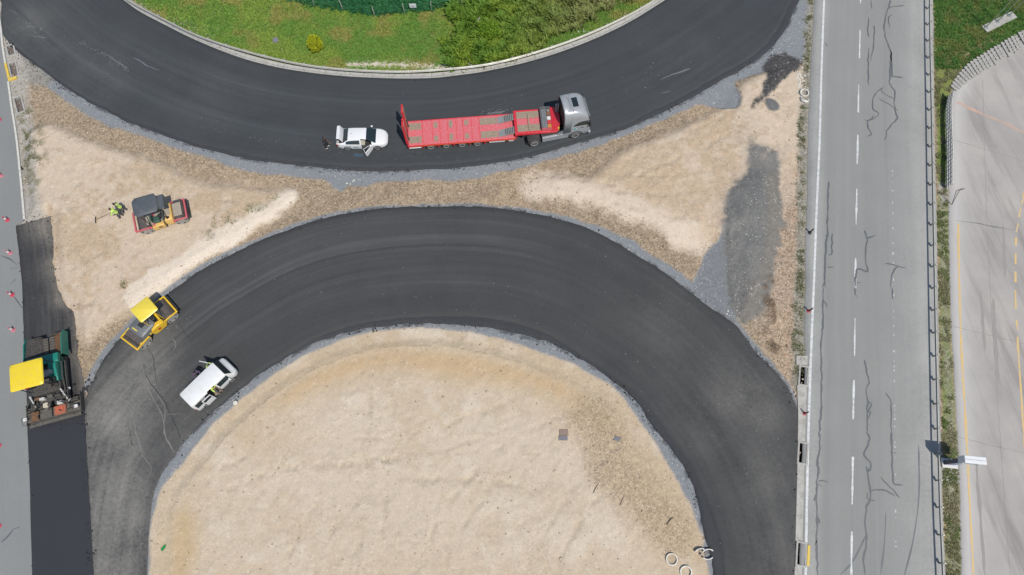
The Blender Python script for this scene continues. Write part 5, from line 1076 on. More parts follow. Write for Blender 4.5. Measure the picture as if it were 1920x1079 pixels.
box('load_floor', paint('van_floor', C(150, 138, 122), .8, var=.25), van, -2.3, 1.0, -.88, .88, .34, .42); box('bulkhead_seat', INT, van, -.95, -.7, -.7, .7, .42, 1.2, .05); box('front_seat', INT, van, .45, .85, -.75, .75, .42, 1.15, .06); box('dashboard', INT, van, 1.3, 1.7, -.82, .82, .7, 1.06, .05)
box('red_folder', paint('red_folder', C(176, 84, 96), .6), van, 1.35, 1.6, .25, .6, 1.063, 1.075)
for wx in (-1.5, 1.5):
    for sy in (-1, 1):
        wheel(van, wx, sy * .84, .335, .22, sy)
        MB().annulus(sy * .03, sy * .06, .40, .35, 'Y', (wx, sy * .905, .35), 16, -.02, .52).build('wheel_arch', TRIM, van)
sld = MB().side([(-1.55, .36), (-.62, .36), (-.62, 1.12), (-1.55, 1.12)], -.03, .03).box(-1.55, -1.47, -.03, .03, 1.12, 1.72).box(-.70, -.62, -.03, .03, 1.12, 1.72).box(-1.55, -.62, -.03, .03, 1.66, 1.76).build('sliding_door', VANW, van, .02, M=Matrix.Translation((.05, -1.06, 0)))
MB().box(-1.47, -.70, -.012, .012, 1.12, 1.66).build('side_window', GLS, sld); box('handle', TRIM, sld, -.75, -.65, -.05, -.031, .95, 1.0, .005)
fd = MB().side([(0, .34), (-1.0, .34), (-1.05, .8), (-1.02, 1.1), (0, 1.08)], -.03, .03).build('door', VANW, van, .02, M=Matrix.Translation((1.45, .955, 0)) @ Matrix.Rotation(R(-60), 4, 'Z'))
MB().tube([(-.02, 0, 1.06), (-.45, -.08, 1.60), (-1.0, -.12, 1.74), (-1.03, 0, 1.1)], .035, 6).build('window_frame', VANW, fd); MB().side([(-.06, 1.1), (-.45, 1.56), (-.97, 1.68), (-.99, 1.1)], -.06, -.05).build('side_window', GLS, fd)
for sy in (-1, 1):
    MB().side([(2.05, .80), (2.36, .68), (2.38, .86), (2.12, .98)], sy * .62, sy * .87).build('headlight', LAMP, van, .02)
    MB().side([(1.42, 1.06), (1.58, 1.06), (1.58, 1.3), (1.45, 1.3)], sy * .96, sy * 1.17).build('mirror', VANW if sy < 0 else TRIM, van, .03)
    MB().box(-2.44, -2.34, sy * .78, sy * .91, .7, 1.15).build('tail_light', LAMPR, van, .015)
MB().box(2.36, 2.462, -.5, .5, .5, .72).build('grille', TRIM, van, .02)
MB().box(-2.47, -2.40, -.85, .85, .34, .5).build('rear_bumper', TRIM, van, .03)

# ---------------- articulated lorry: tractor unit
SILV = paint('cab_silver', C(176, 180, 184), .38, .2, var=.06, coat=.3); SILD = paint('cab_grey', C(150, 154, 158), .45, .1, var=.1); CHAS = paint('chassis_black', C(54, 55, 57), .8, var=.4, dirt=C(110, 106, 100), dirt_amt=.4)
trk = thing('truck_tractor', 'silver truck tractor unit with tall aerodynamic cab', 'truck', W(996, 253, .055), R(12.5))
def rrect(x0, x1, hw, z, r=.25, n=4, fr=None):
    """rounded rectangle outline at height z; fr = larger radius at the front corners"""
    pts = []; fr = fr or r
    for cx_, cy_, a0, rr in ((x1 - fr, hw - fr, 0, fr), (x0 + r, hw - r, 90, r), (x0 + r, -hw + r, 180, r), (x1 - fr, -hw + fr, 270, fr)):
        for k in range(n + 1): a = R(a0 + 90 * k / n); pts.append((cx_ + rr * math.cos(a), cy_ + rr * math.sin(a), z))
    return pts
secs = [rrect(2.78, 5.20, 1.20, .55, .05, 5, .30), rrect(2.75, 5.26, 1.245, .9, .05, 5, .32), rrect(2.75, 5.26, 1.25, 1.5, .05, 5, .32), rrect(2.75, 5.20, 1.25, 1.9, .05, 5, .34), rrect(2.75, 5.05, 1.245, 2.5, .05, 5, .38), rrect(2.75, 4.92, 1.235, 2.95, .05, 5, .42), rrect(2.76, 4.74, 1.21, 3.22, .06, 5, .46), rrect(2.78, 4.46, 1.13, 3.45, .1, 5, .5), rrect(2.82, 4.15, 1.0, 3.58, .15, 5, .5), rrect(2.9, 3.85, .80, 3.64, .2, 5, .4)]
MB().loft(secs).build('cab', SILV, trk)
# wind fairing: roof shell and side collars, open to the rear
fair = []
for x, dz in ((2.66, .10), (2.8, .11), (3.05, .10), (3.35, .03)):
    arc = [(x, 1.22 * math.cos(a) if abs(math.cos(a)) < .98 else 1.24 * math.copysign(1, math.cos(a)), 2.9 + dz * .4 + (.74 + dz) * max(0, math.sin(a)) ** .62) for a in np.linspace(0, math.pi, 15)]
    fair.append([(x, 1.255, 1.2)] + arc + [(x, -1.255, 1.2)])
f = MB().loft(fair, cap=False, closed=False).build('wind_fairing', SILV, trk); sm = f.modifiers.new('s', 'SOLIDIFY'); sm.thickness = .035; sm.offset = 0
MB().prism([(-1.22, 1.0), (1.22, 1.0), (1.22, 2.9), (1.12, 3.3), (.8, 3.56), (.3, 3.66), (-.3, 3.66), (-.8, 3.56), (-1.12, 3.3), (-1.22, 2.9)], 0, .03, Matrix(((0, 0, 1, 2.715), (1, 0, 0, 0), (0, 1, 0, 0), (0, 0, 0, 1)))).build('cab_rear_wall', TRIM, trk)
for k in range(3): MB().tube([(2.66, .75 - .12 * k, .95), (2.62, .8 - .12 * k, 2.1), (2.60, .9 - .2 * k, 3.0)], .045, 6).build('air_pipe', RIM if k == 1 else CHAS, trk)
MB().cyl((2.5, .85, 1.0), (2.5, .85, 2.7), .13, n=12).build('intake_snorkel', SILD, trk)
MB().box(3.58, 4.08, -.48, .48, 3.625, 3.668).build('roof_hatch', GLS, trk, .02)
MB().box(3.46, 3.49, -1.0, 1.0, 3.585, 3.66).build('roof_seam', SILD, trk)
def sidepatch(poly, y, sy, th=.012):
    mb = MB(); mb.side(poly, sy * y, sy * (y + th)); return mb
for sy in (-1, 1):
    sidepatch([(3.55, 2.02), (4.95, 1.98), (4.80, 2.62), (4.35, 2.62), (3.95, 2.50), (3.68, 2.25)], 1.246, sy).build('side_window', GLS, trk)
    sidepatch([(3.3, 1.02), (3.32, 1.96), (5.0, 1.90), (5.0, 1.0), (4.4, .98)], 1.249, sy, .006).build('door', SILV, trk)
    MB().box(4.92, 5.08, sy * 1.30, sy * 1.56, 1.95, 2.65).build('mirror', TRIM, trk, .04); MB().tube([(4.9, sy * 1.2, 2.6), (5.0, sy * 1.4, 2.66)], .03, 5).build('mirror_arm', TRIM, trk)
    MB().annulus(sy * -.02, sy * .02, .66, .56, 'Y', (3.86, sy * 1.245, .52), 20, -.02, .52).build('wheel_arch', CHAS, trk)
    wheel(trk, 3.86, sy * 1.10, .5, .34, sy)
    wheel(trk, 0, sy * 1.0, .5, .62, sy)
    MB().side([(.75, .35), (3.2, .35), (3.2, .98), (2.9, 1.05), (.75, .98)], sy * 1.02, sy * 1.22).build('side_skirt', SILV, trk, .03)
    MB().side([(-.62, .55), (-.58, .92), (-.35, 1.08), (.35, 1.08), (.58, .92), (.62, .55), (.54, .55), (.52, .88), (.32, 1.0), (-.32, 1.0), (-.52, .88), (-.54, .55)], sy * .68, sy * 1.26).build('mudguard', CHAS, trk)
    MB().box(5.16, 5.24, sy * .75, sy * 1.08, .68, .92).build('headlight', LAMP, trk, .03)
MB().side([(4.995, 1.98), (5.21, 1.95), (5.0, 2.9), (4.9, 2.9)], -1.0, 1.0).build('windscreen', GLS, trk, .01)
MB().side([(4.86, 2.88), (5.08, 2.78), (5.08, 2.82), (4.86, 2.93)], -1.0, 1.0).build('sun_visor', SILD, trk)
MB().box(5.1, 5.32, -1.2, 1.2, .32, .62).build('front_bumper', SILV, trk, .05)
MB().box(-.95, 3.2, -.48, -.30, .68, .92).box(-.95, 3.2, .30, .48, .68, .92).build('chassis_rail', CHAS, trk)
MB().box(.7, 2.7, -1.0, 1.0, .55, .98).build('tank_deck', CHAS, trk, .03)
MB().side([(2.0, .98), (2.72, .98), (2.72, 1.6), (2.5, 1.3)], -1.2, -1.02).build('steel_gusset', SILD, trk, .01)
MB().lathe([(1.0, .5), (1.1, .52), (1.12, .4)], 'Z', (.35, 0, 0)).build('fifth_wheel', CHAS, trk)
MB().lathe([(-.006, .17), (.004, .17), (.004, .12)], 'Y', (3.72, -1.262, 1.62), 24).build('emblem_ring', paint('emblem_pale', C(190, 226, 226), .4), trk)
MB().lathe([(-.006, .12), (.006, .12), (.006, .01)], 'Y', (3.72, -1.264, 1.62), 20).build('emblem', paint('emblem_teal', C(70, 160, 165), .4), trk); MB().prism([(-.07, -.05), (.07, -.05), (0, .08)], 0, .004, Matrix.Translation((3.72, -1.272, 1.62)) @ Matrix.Rotation(R(90), 4, 'X')).build('emblem_mark', TRIM, trk)
MB().box(4.25, 4.55, -1.262, -1.256, 1.62, 1.70).build('door_lettering', TRIM, trk)
YEL = paint('hose_yellow', C(226, 186, 70), .5)
for k in range(4): MB().lathe([(-.02 + k * .07, .14), (.03 + k * .07, .14)], 'Z', (2.32, -.62, 1.18), 14).build('coiled_hose', YEL, trk)
MB().lathe([(0, .16), (.5, .16), (.52, .1)], 'Z', (2.45, -.1, 1.0), 14).build('air_filter', CHAS, trk)

# the roof of the cab stands tall: stretch what lies above the window line
for ch in trk.children:
    if ch.name.split('.')[0] in ('cab', 'wind_fairing', 'cab_rear_wall', 'roof_hatch', 'roof_seam', 'air_pipe', 'intake_snorkel'):
        for v_ in ch.data.vertices:
            if v_.co.z > 2.4: v_.co.z = 2.4 + (v_.co.z - 2.4) * 1.24
# ---------------- lowbed trailer
RED = paint('trailer_red', C(224, 98, 108), .65, var=.25, dirt=C(206, 152, 148), dirt_amt=.75, scale=4); REDB = paint('trailer_red_clean', C(226, 46, 60), .45, var=.15, dirt=C(200, 100, 105), dirt_amt=.35, scale=2)
WOOD = paint('deck_wood', C(168, 152, 132), .9, var=.35, dirt=C(128, 112, 94), dirt_amt=.6, scale=4, bump=.2); GRIT = paint('ramp_steel', C(170, 174, 172), .6, .3, var=.2, dirt=C(120, 116, 108), dirt_amt=.5, scale=4); ORG = paint('reflect_orange', C(236, 120, 50), .4)
tr = thing('lowbed_trailer', 'red four-axle lowbed trailer with wooden deck strips and raised rear ramps', 'trailer', W(768, 261.5, .055), R(4.9))
Hd = .92
MB().box(0, 9.75, -1.27, 1.27, Hd - .16, Hd).build('deck', RED, tr, .02)
def plank(x0, x1, y0, y1, z, n, along=False, name='plank', mat=WOOD):
    for k in range(n):
        if along: a, b = y0 + (y1 - y0) * k / n + .008, y0 + (y1 - y0) * (k + 1) / n - .008; MB().box(x0, x1, a, b, z, z + .03 + random.uniform(0, .006)).build(name, mat, tr, .004)
        else: a, b = x0 + (x1 - x0) * k / n + .008, x0 + (x1 - x0) * (k + 1) / n - .008; MB().box(a, b, y0, y1, z, z + .03 + random.uniform(0, .006)).build(name, mat, tr, .004)
for y0, y1 in ((-1.05, -.35), (.35, 1.05)):
    plank(.1, .85, y0, y1, Hd + .002, 4, True); plank(.9, 1.2, y0, y1, Hd + .002, 2)
    plank(2.35, 2.72, y0 + .08, y1 - .08, Hd + .002, 2); plank(3.75, 4.08, y0, y1, Hd + .002, 2); plank(5.15, 5.52, y0 + .08, y1 - .08, Hd + .002, 2); plank(6.6, 8.15, y0, y1, Hd + .002, 4, True)
    MB().box(.86, .89, y0, y1, Hd, Hd + .05).box(3.92, 3.95, y0, y1, Hd, Hd + .045).build('cleat', GRIT, tr)
    # sloped access plates up to the neck with cross bars
    MB().side([(8.2, Hd + .005), (9.72, Hd + .50), (9.72, Hd + .44), (8.35, Hd)], y0, y1).build('access_plate', GRIT, tr)
    for k in range(6): x = 8.85 + k * .16; z = Hd + .005 + (x - 8.2) / 1.52 * .495; MB().box(x, x + .05, y0 + .05, y1 - .05, z, z + .05).build('grip_bar', CHAS, tr)
for x in (1.3, 2.2, 2.9, 3.6, 4.4, 5.0, 5.8, 6.5): MB().box(x, x + .035, -1.25, 1.25, Hd, Hd + .012).build('deck_rib', REDB, tr)
MB().box(0, 9.7, -1.33, -1.27, Hd - .2, Hd + .015).build('side_rail', REDB, tr, .01); MB().box(0, 9.7, 1.27, 1.33, Hd - .2, Hd + .015).build('side_rail', REDB, tr, .01)
MB().box(.1, 9.7, -1.345, -1.33, Hd - .12, Hd - .07).build('reflective_strip', ORG, tr)
MB().box(9.7, 9.86, -1.27, 1.27, Hd - .1, 1.46).build('neck_step', REDB, tr, .02)
MB().side([(9.80, 1.18), (13.4, 1.24), (13.6, 1.50), (9.80, 1.50)], -1.24, 1.24).build('gooseneck', REDB, tr, .03)
for y0, y1 in ((-1.05, -.33), (.33, 1.05)): plank(9.95, 12.0, y0, y1, 1.502, 4, True)
box('deck_stripe', RED, tr, 9.95, 12.0, -.31, .31, 1.50, 1.515); box('stop_beam', WOOD, tr, 10.95, 11.07, -1.0, .75, 1.53, 1.64, .01)
# tool bin with tarpaulin and clutter, then the red pentagonal headboard plate
BIN = paint('bin_grey', C(118, 124, 130), .7, .2, var=.35, dirt=C(160, 156, 148), dirt_amt=.5, scale=3)
tb = MB().box(12.1, 13.05, -1.1, 1.1, 1.50, 1.56).build('tool_bin', BIN, tr, .01)
MB().box(12.1, 12.14, -1.1, 1.1, 1.56, 2.0).build('bin_wall', BIN, tb); MB().box(12.1, 13.05, 1.06, 1.1, 1.56, 2.0).build('bin_wall', BIN, tb); MB().box(12.1, 13.05, -1.1, -1.06, 1.56, 1.9).build('bin_wall', RED, tb)
MB().box(12.16, 12.68, -1.0, 1.0, 1.56, 1.9).build('folded_tarp', BIN, tb, .05)
for (x, y, s_, m_) in ((12.85, .05, .16, WHT), (12.85, .55, .15, paint('bin_brown', C(140, 100, 70), .8)), (12.85, -.35, .15, REDB), (12.85, -.75, .17, paint('bin_orange', C(214, 140, 60), .6)), (12.85, .85, .12, STG)): MB().box(x - s_, x + s_, y - s_, y + s_, 1.56, 1.78).build('tool_box', m_, tb, .03)
MB().prism([(-1.24, 0), (1.24, 0), (1.24, .35), (.75, .95), (-.75, .95), (-1.24, .35)], 0, .06, Matrix.Translation((13.12, 0, 1.5)) @ Matrix.Rotation(R(72), 4, 'Z') @ Matrix.Identity(4) if False else Matrix(((0, .80, 0, 13.06), (1, 0, 0, 0), (0, .30, 1, 1.54), (0, 0, 0, 1)))).build('headboard', REDB, tr, .01)
MB().box(13.0, 13.6, -1.2, 1.2, 1.5, 1.53).build('neck_plate', REDB, tr)
# running gear
MB().box(.3, 9.6, -.6, -.4, .55, Hd - .17).box(.3, 9.6, .4, .6, .55, Hd - .17).build('chassis_beam', CHAS, tr)
for x in (1.95, 3.38, 4.82, 6.22):
    for sy in (-1, 1): wheel(tr, x, sy * 1.09, .40, .42, sy)
    MB().cyl((x, -1.0, .4), (x, 1.0, .4), .08, n=8).build('axle', CHAS, tr)
for x in (1.2, 2.66, 4.1, 5.52, 6.9): MB().box(x - .05, x + .05, -1.29, -1.12, .35, .74).build('mud_flap', REDB, tr)
MB().box(7.3, 9.55, -1.25, -1.05, .38, .70).build('tool_locker', SGW, tr, .02); MB().box(8.75, 9.1, -1.262, -1.25, .38, .70).build('locker_gap', CHAS, tr)
MB().box(-.1, .02, -1.25, 1.25, .45, .75).build('rear_bumper', REDB, tr, .02)
for sy in (-1, 1):
    MB().box(-.14, -.1, sy * .95, sy * 1.2, .5, .68).build('tail_light', LAMPR, tr, .01); MB().box(.02, 1.1, sy * 1.27, sy * 1.34, .52, .6).build('rear_arm', SGW, tr)
    # folded ramp standing on the tail
    rp = MB().box(-.20, -.02, sy * .32, sy * .46, Hd, Hd + 2.95).box(-.20, -.02, sy * .98, sy * 1.12, Hd, Hd + 2.95).build('ramp', REDB, tr, .015)
    MB().box(-.05, .0, sy * .46, sy * .98, Hd + .1, Hd + 2.85).build('ramp_sheet', paint('ramp_brown', C(190, 130, 110), .8, var=.3), rp)
    for k in range(9): MB().box(-.22, -.05, sy * .46, sy * .98, Hd + .15 + k * .31, Hd + .22 + k * .31).build('ramp_rung', REDB, rp)
    MB().tube([(.1, sy * .7, Hd), (.02, sy * .7, Hd + 1.2)], .04, 8).build('ramp_cylinder', CHAS, tr)

# ---------------- tandem rollers
RY = paint('roller_yellow', C(246, 200, 46), .4, var=.12, dirt=C(150, 130, 90), dirt_amt=.3, scale=2.2); RYC = paint('canopy_yellow', C(248, 224, 78), .4, var=.06, dirt=C(214, 200, 120), dirt_amt=.3, scale=2); RGR = paint('hood_grey', C(108, 112, 115), .5, var=.1, dirt=C(140, 136, 128), dirt_amt=.3)
DRM = paint('drum_steel', C(132, 122, 116), .45, .5, var=.2, dirt=C(96, 84, 76), dirt_amt=.7, scale=2.5); DRS = paint('drum_side', C(186, 184, 178), .6, .2, var=.3, dirt=C(130, 126, 120), dirt_amt=.7, scale=4)
RRD = paint('roller_red', C(216, 98, 110), .45, var=.15, dirt=C(190, 130, 126), dirt_amt=.4, scale=2.5); ROC = paint('roller_ochre', C(240, 196, 110), .45, var=.12, dirt=C(210, 180, 130), dirt_amt=.5, scale=3); CNV = paint('canopy_black', C(84, 90, 96), .6, var=.12, dirt=C(112, 116, 118), dirt_amt=.4, scale=1.5); HGR = paint('dusty_hood', C(168, 158, 142), .8, var=.2, dirt=C(190, 178, 158), dirt_amt=.5, scale=2); GRN = paint('seat_green', C(62, 92, 80), .6, var=.2); SKN = paint('grey_panel', C(74, 76, 78), .6, var=.2)
def module(parent, M, frame, drum_d=DRS, wid=.84, dr=.60, xd=1.55, bar=2.28, open_=False):
    """one half of a roller: drum, side plates, yoke bar; local x points to the drum"""
    d = MB().lathe([(-wid, .001), (-wid, dr - .14), (-wid + .02, dr - .02), (-wid + .03, dr), (wid - .03, dr), (wid - .02, dr - .02), (wid, dr - .14), (wid, .001)], 'Y', (xd, 0, dr), 36).build('drum', DRM, parent, M=M)
    for sy in (-1, 1):
        MB().lathe([(sy * .002, dr - .03), (sy * .012, dr - .03), (sy * .012, dr - .20), (sy * -.01, dr - .22), (sy * -.01, .3), (sy * .03, .26), (sy * .03, .001)], 'Y', (xd, sy * wid, dr), 30).build('drum_face', drum_d, d)
        for k in range(5):
            a = k * 1.2566; MB().box(xd + .40 * math.cos(a) - .06, xd + .40 * math.cos(a) + .06, sy * (wid + .012), sy * (wid + .02), dr + .40 * math.sin(a) - .09, dr + .40 * math.sin(a) + .09).build('drum_slot', TRIM, d)
        MB().side([(.92, .70), (1.0, .90), (1.15, .99), (1.40, 1.0), (bar + .02, .98), (bar + .02, 1.13), (1.5, 1.16), (.92, 1.14)] if open_ else [(.35, .55), (.82, .52), (.95, .86), (1.12, .98), (1.40, 1.0), (bar + .02, .98), (bar + .02, 1.13), (1.5, 1.16), (.35, 1.12)], sy * (wid + .035), sy * (wid + .13)).build('side_frame', frame, parent, .015, M=M)
    MB().box(bar - .07, bar + .07, -wid - .12, wid + .12, .96, 1.14).build('yoke_bar', frame, parent, .03, M=M)
    MB().box(bar - .34, bar - .30, -wid + .05, wid - .05, .55, 1.06).build('scraper', TRIM, parent, M=M)
    MB().box(.6, .78, -wid - .03, wid + .03, .9, 1.1).build('cross_member', frame, parent, .02, M=M)
    return d
def mrot(a, x=0, y=0): return Matrix.Translation((x, y, 0)) @ Matrix.Rotation(a, 4, 'Z')
ry = thing('tandem_roller', 'yellow tandem roller with grey hood and yellow canopy at the asphalt edge', 'roller', W(291.5, 609.5, .06), 0, 'tandem road rollers')
MA, MB_ = mrot(R(45)), mrot(R(236))
module(ry, MA, RY, xd=1.42, bar=2.1); module(ry, MB_, RY, open_=True)
MB().cyl((0, 0, .3), (0, 0, 1.0), .22, n=14).build('pivot', TRIM, ry)
MB().box(-.35, 1.0, -.80, .80, .55, .98).build('platform', TRIM, ry, .03, M=MA)
MB().side([(-.40, .60), (-.15, .40), (.75, .45), (.95, .75), (.85, 1.30), (.3, 1.42), (-.25, 1.30), (-.42, 1.0)], -1.02, -.62).build('side_tank', RY, ry, .06, M=MA); MB().side([(-.40, .60), (-.15, .40), (.75, .45), (.95, .75), (.85, 1.30), (.3, 1.42), (-.25, 1.30), (-.42, 1.0)], .62, 1.02).build('side_tank', RY, ry, .06, M=MA)
MB().box(.10, .34, -1.032, -1.02, .72, 1.0).build('tank_emblem', paint('emblem_red', C(190, 70, 40), .5), ry, M=MA)
MB().box(.05, .55, -.28, .28, .98, 1.3).box(-.02, .12, -.28, .28, 1.25, 1.75).build('seat', TRIM, ry, .06, M=MA); MB().box(-.35, -.15, -.4, .4, .98, 1.7).build('console', SKN, ry, .05, M=MA)
MB().lathe([(0, .19), (.03, .19), (.03, .15)], 'Z', (-.1, 0, 1.72), 18).build('steering_wheel', TRIM, ry, M=MA)
MB().box(.95, 1.25, -.6, .6, .95, 1.25).build('rear_locker', SKN, ry, .04, M=MA)
for px_, py_ in ((-.1, -.62), (-.1, .62), (1.0, -.62), (1.0, .62)): MB().cyl((px_, py_, .98), (px_, py_, 2.84), .035, n=8).build('canopy_post', RY, ry, M=MA)
MB().loft([rrect(-.18, 1.42, .76, 2.83, .12), rrect(-.20, 1.44, .78, 2.88, .12), rrect(-.11, 1.36, .68, 2.95, .12)]).build('canopy', RYC, ry, M=MA)
MB().loft([rrect(-.25, 1.42, .80, .75, .15), rrect(-.28, 1.42, .84, 1.2, .2), rrect(-.2, 1.38, .78, 1.47, .22), rrect(-.02, 1.22, .64, 1.58, .22)]).build('engine_hood', RGR, ry, M=MB_)
MB().box(.35, .75, -.25, .25, 1.58, 1.588, Matrix.Rotation(0, 4, 'Z')).build('hood_vent', TRIM, ry, M=MB_); MB().box(1.08, 1.17, -.42, .1, 1.565, 1.590).build('hood_lettering', RYC, ry, M=MB_)
MB().box(-.02, .3, -.95, -.70, .55, 1.25).build('fuel_tank', SKN, ry, .06, M=MB_)
MB().box(1.62, 1.85, -.90, -.83, 1.16, 1.24).box(1.62, 1.85, .83, .90, 1.16, 1.24).build('frame_cap', RY, ry, .02, M=MB_)
MB().cyl((1.05, .86, 1.1), (1.05, .86, 1.9), .05, n=8).build('beacon_post', TRIM, ry, M=MA)

pz = G(313, 413)
rr_ = thing('tandem_roller', 'red and ochre tandem roller under a black canopy on pale soil', 'roller', pz, 0, 'tandem road rollers')
ML, MR = mrot(R(199.5)), mrot(R(18))
module(rr_, ML, RRD, open_=True); module(rr_, MR, RRD, xd=1.42, bar=2.08, open_=True)
MB().cyl((0, 0, .3), (0, 0, 1.0), .22, n=14).build('pivot', TRIM, rr_)
MB().box(-.1, 1.05, -.64, .64, .6, 1.0).build('platform', HGR, rr_, .03, M=ML)
MB().side([(-.1, .55), (.95, .5), (.95, .95), (.5, 1.12), (-.1, 1.1)], .66, 1.0).build('side_box', ROC, rr_, .05, M=ML); MB().side([(-.1, .55), (.95, .5), (.95, .95), (.5, 1.12), (-.1, 1.1)], -1.0, -.66).build('side_box', ROC, rr_, .05, M=ML)
MB().box(.15, .45, 1.002, 1.01, .75, .9).build('side_decal', TRIM, rr_, M=ML)
MB().box(.1, .65, .1, .72, 1.0, 1.35).box(.6, .74, .1, .72, 1.3, 1.85).build('seat', GRN, rr_, .06, M=ML); MB().box(-.38, -.15, -.2, .75, 1.0, 1.62).build('console', SKN, rr_, .08, M=ML); MB().lathe([(0, .2), (.03, .2), (.03, .16)], 'Z', (-.1, .4, 1.66), 18).build('steering_wheel', TRIM, rr_, M=ML)
MB().box(1.0, 1.5, -.6, .6, 1.02, 1.14).build('water_tank', HGR, rr_, .04, M=ML)
for px_, py_ in ((-.55, -.72), (-.55, .72), (.98, -.72), (.98, .72)): MB().cyl((px_, py_, 1.0), (px_, py_, 2.95), .04, n=8).build('canopy_post', TRIM, rr_, M=ML)
oc = lambda g_, z: [(-.72 - g_, -.55 - g_, z), (-.55 - g_, -.88 - g_, z), (1.05 + g_, -.92 - g_, z), (1.32 + g_, -.62 - g_, z), (1.32 + g_, .62 + g_, z), (1.05 + g_, .92 + g_, z), (-.55 - g_, .88 + g_, z), (-.72 - g_, .55 + g_, z)]
MC = ML @ Matrix.Translation((.12, -.12, .28)); MB().loft([oc(-.02, 2.62), oc(.0, 2.70), oc(-.10, 2.78), oc(-.3, 2.81)]).build('canopy', CNV, rr_, M=MC); MB().box(-1.18, -.70, -.62, .70, 2.50, 2.57, Matrix.Identity(4)).build('canopy_flap', CNV, rr_, .03, M=MC)
MB().loft([rrect(.22, 1.0, .86, .55, .12), rrect(.22, 1.0, .88, 1.05, .15), rrect(.26, .96, .82, 1.28, .16), rrect(.32, .90, .70, 1.34, .14)]).build('engine_hood', ROC, rr_, M=MR)
MB().box(.36, .86, -.40, .60, 1.335, 1.36).build('hood_grille', HGR, rr_, .01, M=MR); MB().lathe([(1.36, .14), (1.372, .13)], 'Z', (.62, -.58, -.03), 18).build('hood_emblem', TRIM, rr_, M=MR)
MB().box(1.08, 1.8, -.62, .66, 1.205, 1.24).build('drum_cover', HGR, rr_, .02, M=MR); MB().box(1.2, 1.9, .72, .9, 1.17, 1.3).build('hose_tray', SKN, rr_, .02, M=MR)
MB().box(-.15, .2, -.35, .35, .6, 1.0).build('hitch_cover', SKN, rr_, .04, M=MR)
MB().side([(1.9, .8), (2.24, .8), (2.24, .92), (1.9, .92)], -.9, .9).build('bumper', TRIM, rr_, .03, M=MR)

# ---------------- asphalt paver
PT = paint('paver_teal', C(22, 138, 120), .4, var=.12, dirt=C(60, 90, 84), dirt_amt=.4, scale=2.5); PGR = paint('paver_grime', C(62, 62, 62), .85, var=.5, dirt=C(128, 118, 104), dirt_amt=.5, scale=4); PRU = paint('paver_rust', C(128, 92, 62), .9, var=.4, dirt=C(70, 58, 48), dirt_amt=.6, scale=3); PYC = paint('paver_canopy', C(250, 220, 46), .4, var=.06, dirt=C(214, 196, 110), dirt_amt=.35, scale=2)
PLT = paint('paver_plate', C(112, 108, 100), .8, .2, var=.35, dirt=C(60, 58, 56), dirt_amt=.6, scale=3); POR = paint('paver_orange', C(176, 104, 78), .8, var=.3, dirt=C(120, 90, 76), dirt_amt=.5, scale=4)
pv = thing('asphalt_paver', 'teal asphalt paver with a large yellow canopy at the end of the fresh lane', 'paver', W(109.5, 786, .06), R(91) - ang_l); pv.scale = (.96, .91, 1)
MB().box(2.9, 5.0, -1.25, 1.25, .55, 1.45).build('body', PT, pv, .06); MB().box(2.0, 2.9, -1.2, 1.2, .55, 1.30).build('rear_body', PGR, pv, .05)
for sy in (-1, 1):
    MB().side([(1.6, .28), (1.9, .05), (4.9, .05), (5.2, .28), (5.1, .62), (4.8, .75), (2.0, .75), (1.65, .6)], sy * .95, sy * 1.26).build('track', PGR, pv, .03)
    # hopper wing: outer wall and sloping floor
    MB().side([(5.05, .55), (7.25, .5), (7.25, 1.15), (6.6, 1.45), (5.05, 1.55)], sy * 1.58, sy * 1.66).build('hopper_wing', PT, pv, .02)
    MB().add([(5.05, sy * .55, .62), (7.15, sy * .55, .58), (7.15, sy * 1.58, 1.1), (5.05, sy * 1.58, 1.4), (5.05, sy * .55, .56), (7.15, sy * .55, .52), (7.15, sy * 1.58, 1.02), (5.05, sy * 1.58, 1.32)], [(0, 1, 2, 3), (7, 6, 5, 4), (0, 4, 5, 1), (1, 5, 6, 2), (2, 6, 7, 3), (3, 7, 4, 0)]).build('hopper_floor', PRU if sy < 0 else PGR, pv)
    MB().side([(7.12, .5), (7.2, .5), (7.2, .95), (7.12, .95)], sy * .4, sy * 1.58).build('hopper_apron', PGR, pv)
    MB().box(5.1, 7.1, sy * .06, sy * .52, .5, .58).build('conveyor', PLT, pv)
    for k in range(8): MB().box(5.2 + k * .24, 5.25 + k * .24, sy * .08, sy * .5, .58, .62).build('conveyor_bar', PGR, pv)
    MB().side([(1.0, .5), (4.6, .62), (4.6, .85), (1.0, .75)], sy * 1.34, sy * 1.46).build('tow_arm', PGR, pv, .02)
    MB().tube([(4.9, sy * 1.3, 1.3), (4.2, sy * 1.36, 1.2), (3.2, sy * 1.33, 1.15), (2.2, sy * 1.38, 1.0), (1.3, sy * 1.3, .95)], .07, 8).build('hydraulic_hose', PGR, pv)
MB().side([(4.75, 1.45), (5.1, 1.1), (5.1, 1.75), (4.7, 1.85), (4.3, 1.8), (4.3, 1.45)], -1.45, 1.25).build('engine_hood', PT, pv, .05)
MB().side([(2.7, 1.45), (4.35, 1.45), (4.35, 1.85), (3.9, 1.9), (2.7, 1.62)], -1.28, -.62).build('side_hood', PT, pv, .06); MB().side([(2.7, 1.45), (4.35, 1.45), (4.35, 1.8), (2.7, 1.6)], .62, 1.28).build('side_hood', PT, pv, .06)
MB().box(2.3, 4.3, -.6, .6, 1.45, 1.52).build('operator_floor', PGR, pv); MB().box(2.5, 3.0, -1.15, -.68, 1.5, 1.95).box(2.42, 2.56, -1.15, -.68, 1.9, 2.4).build('seat', TRIM, pv, .06); MB().box(2.5, 3.0, .68, 1.15, 1.62, 1.95).box(2.42, 2.56, .68, 1.15, 1.9, 2.4).build('seat', TRIM, pv, .06)
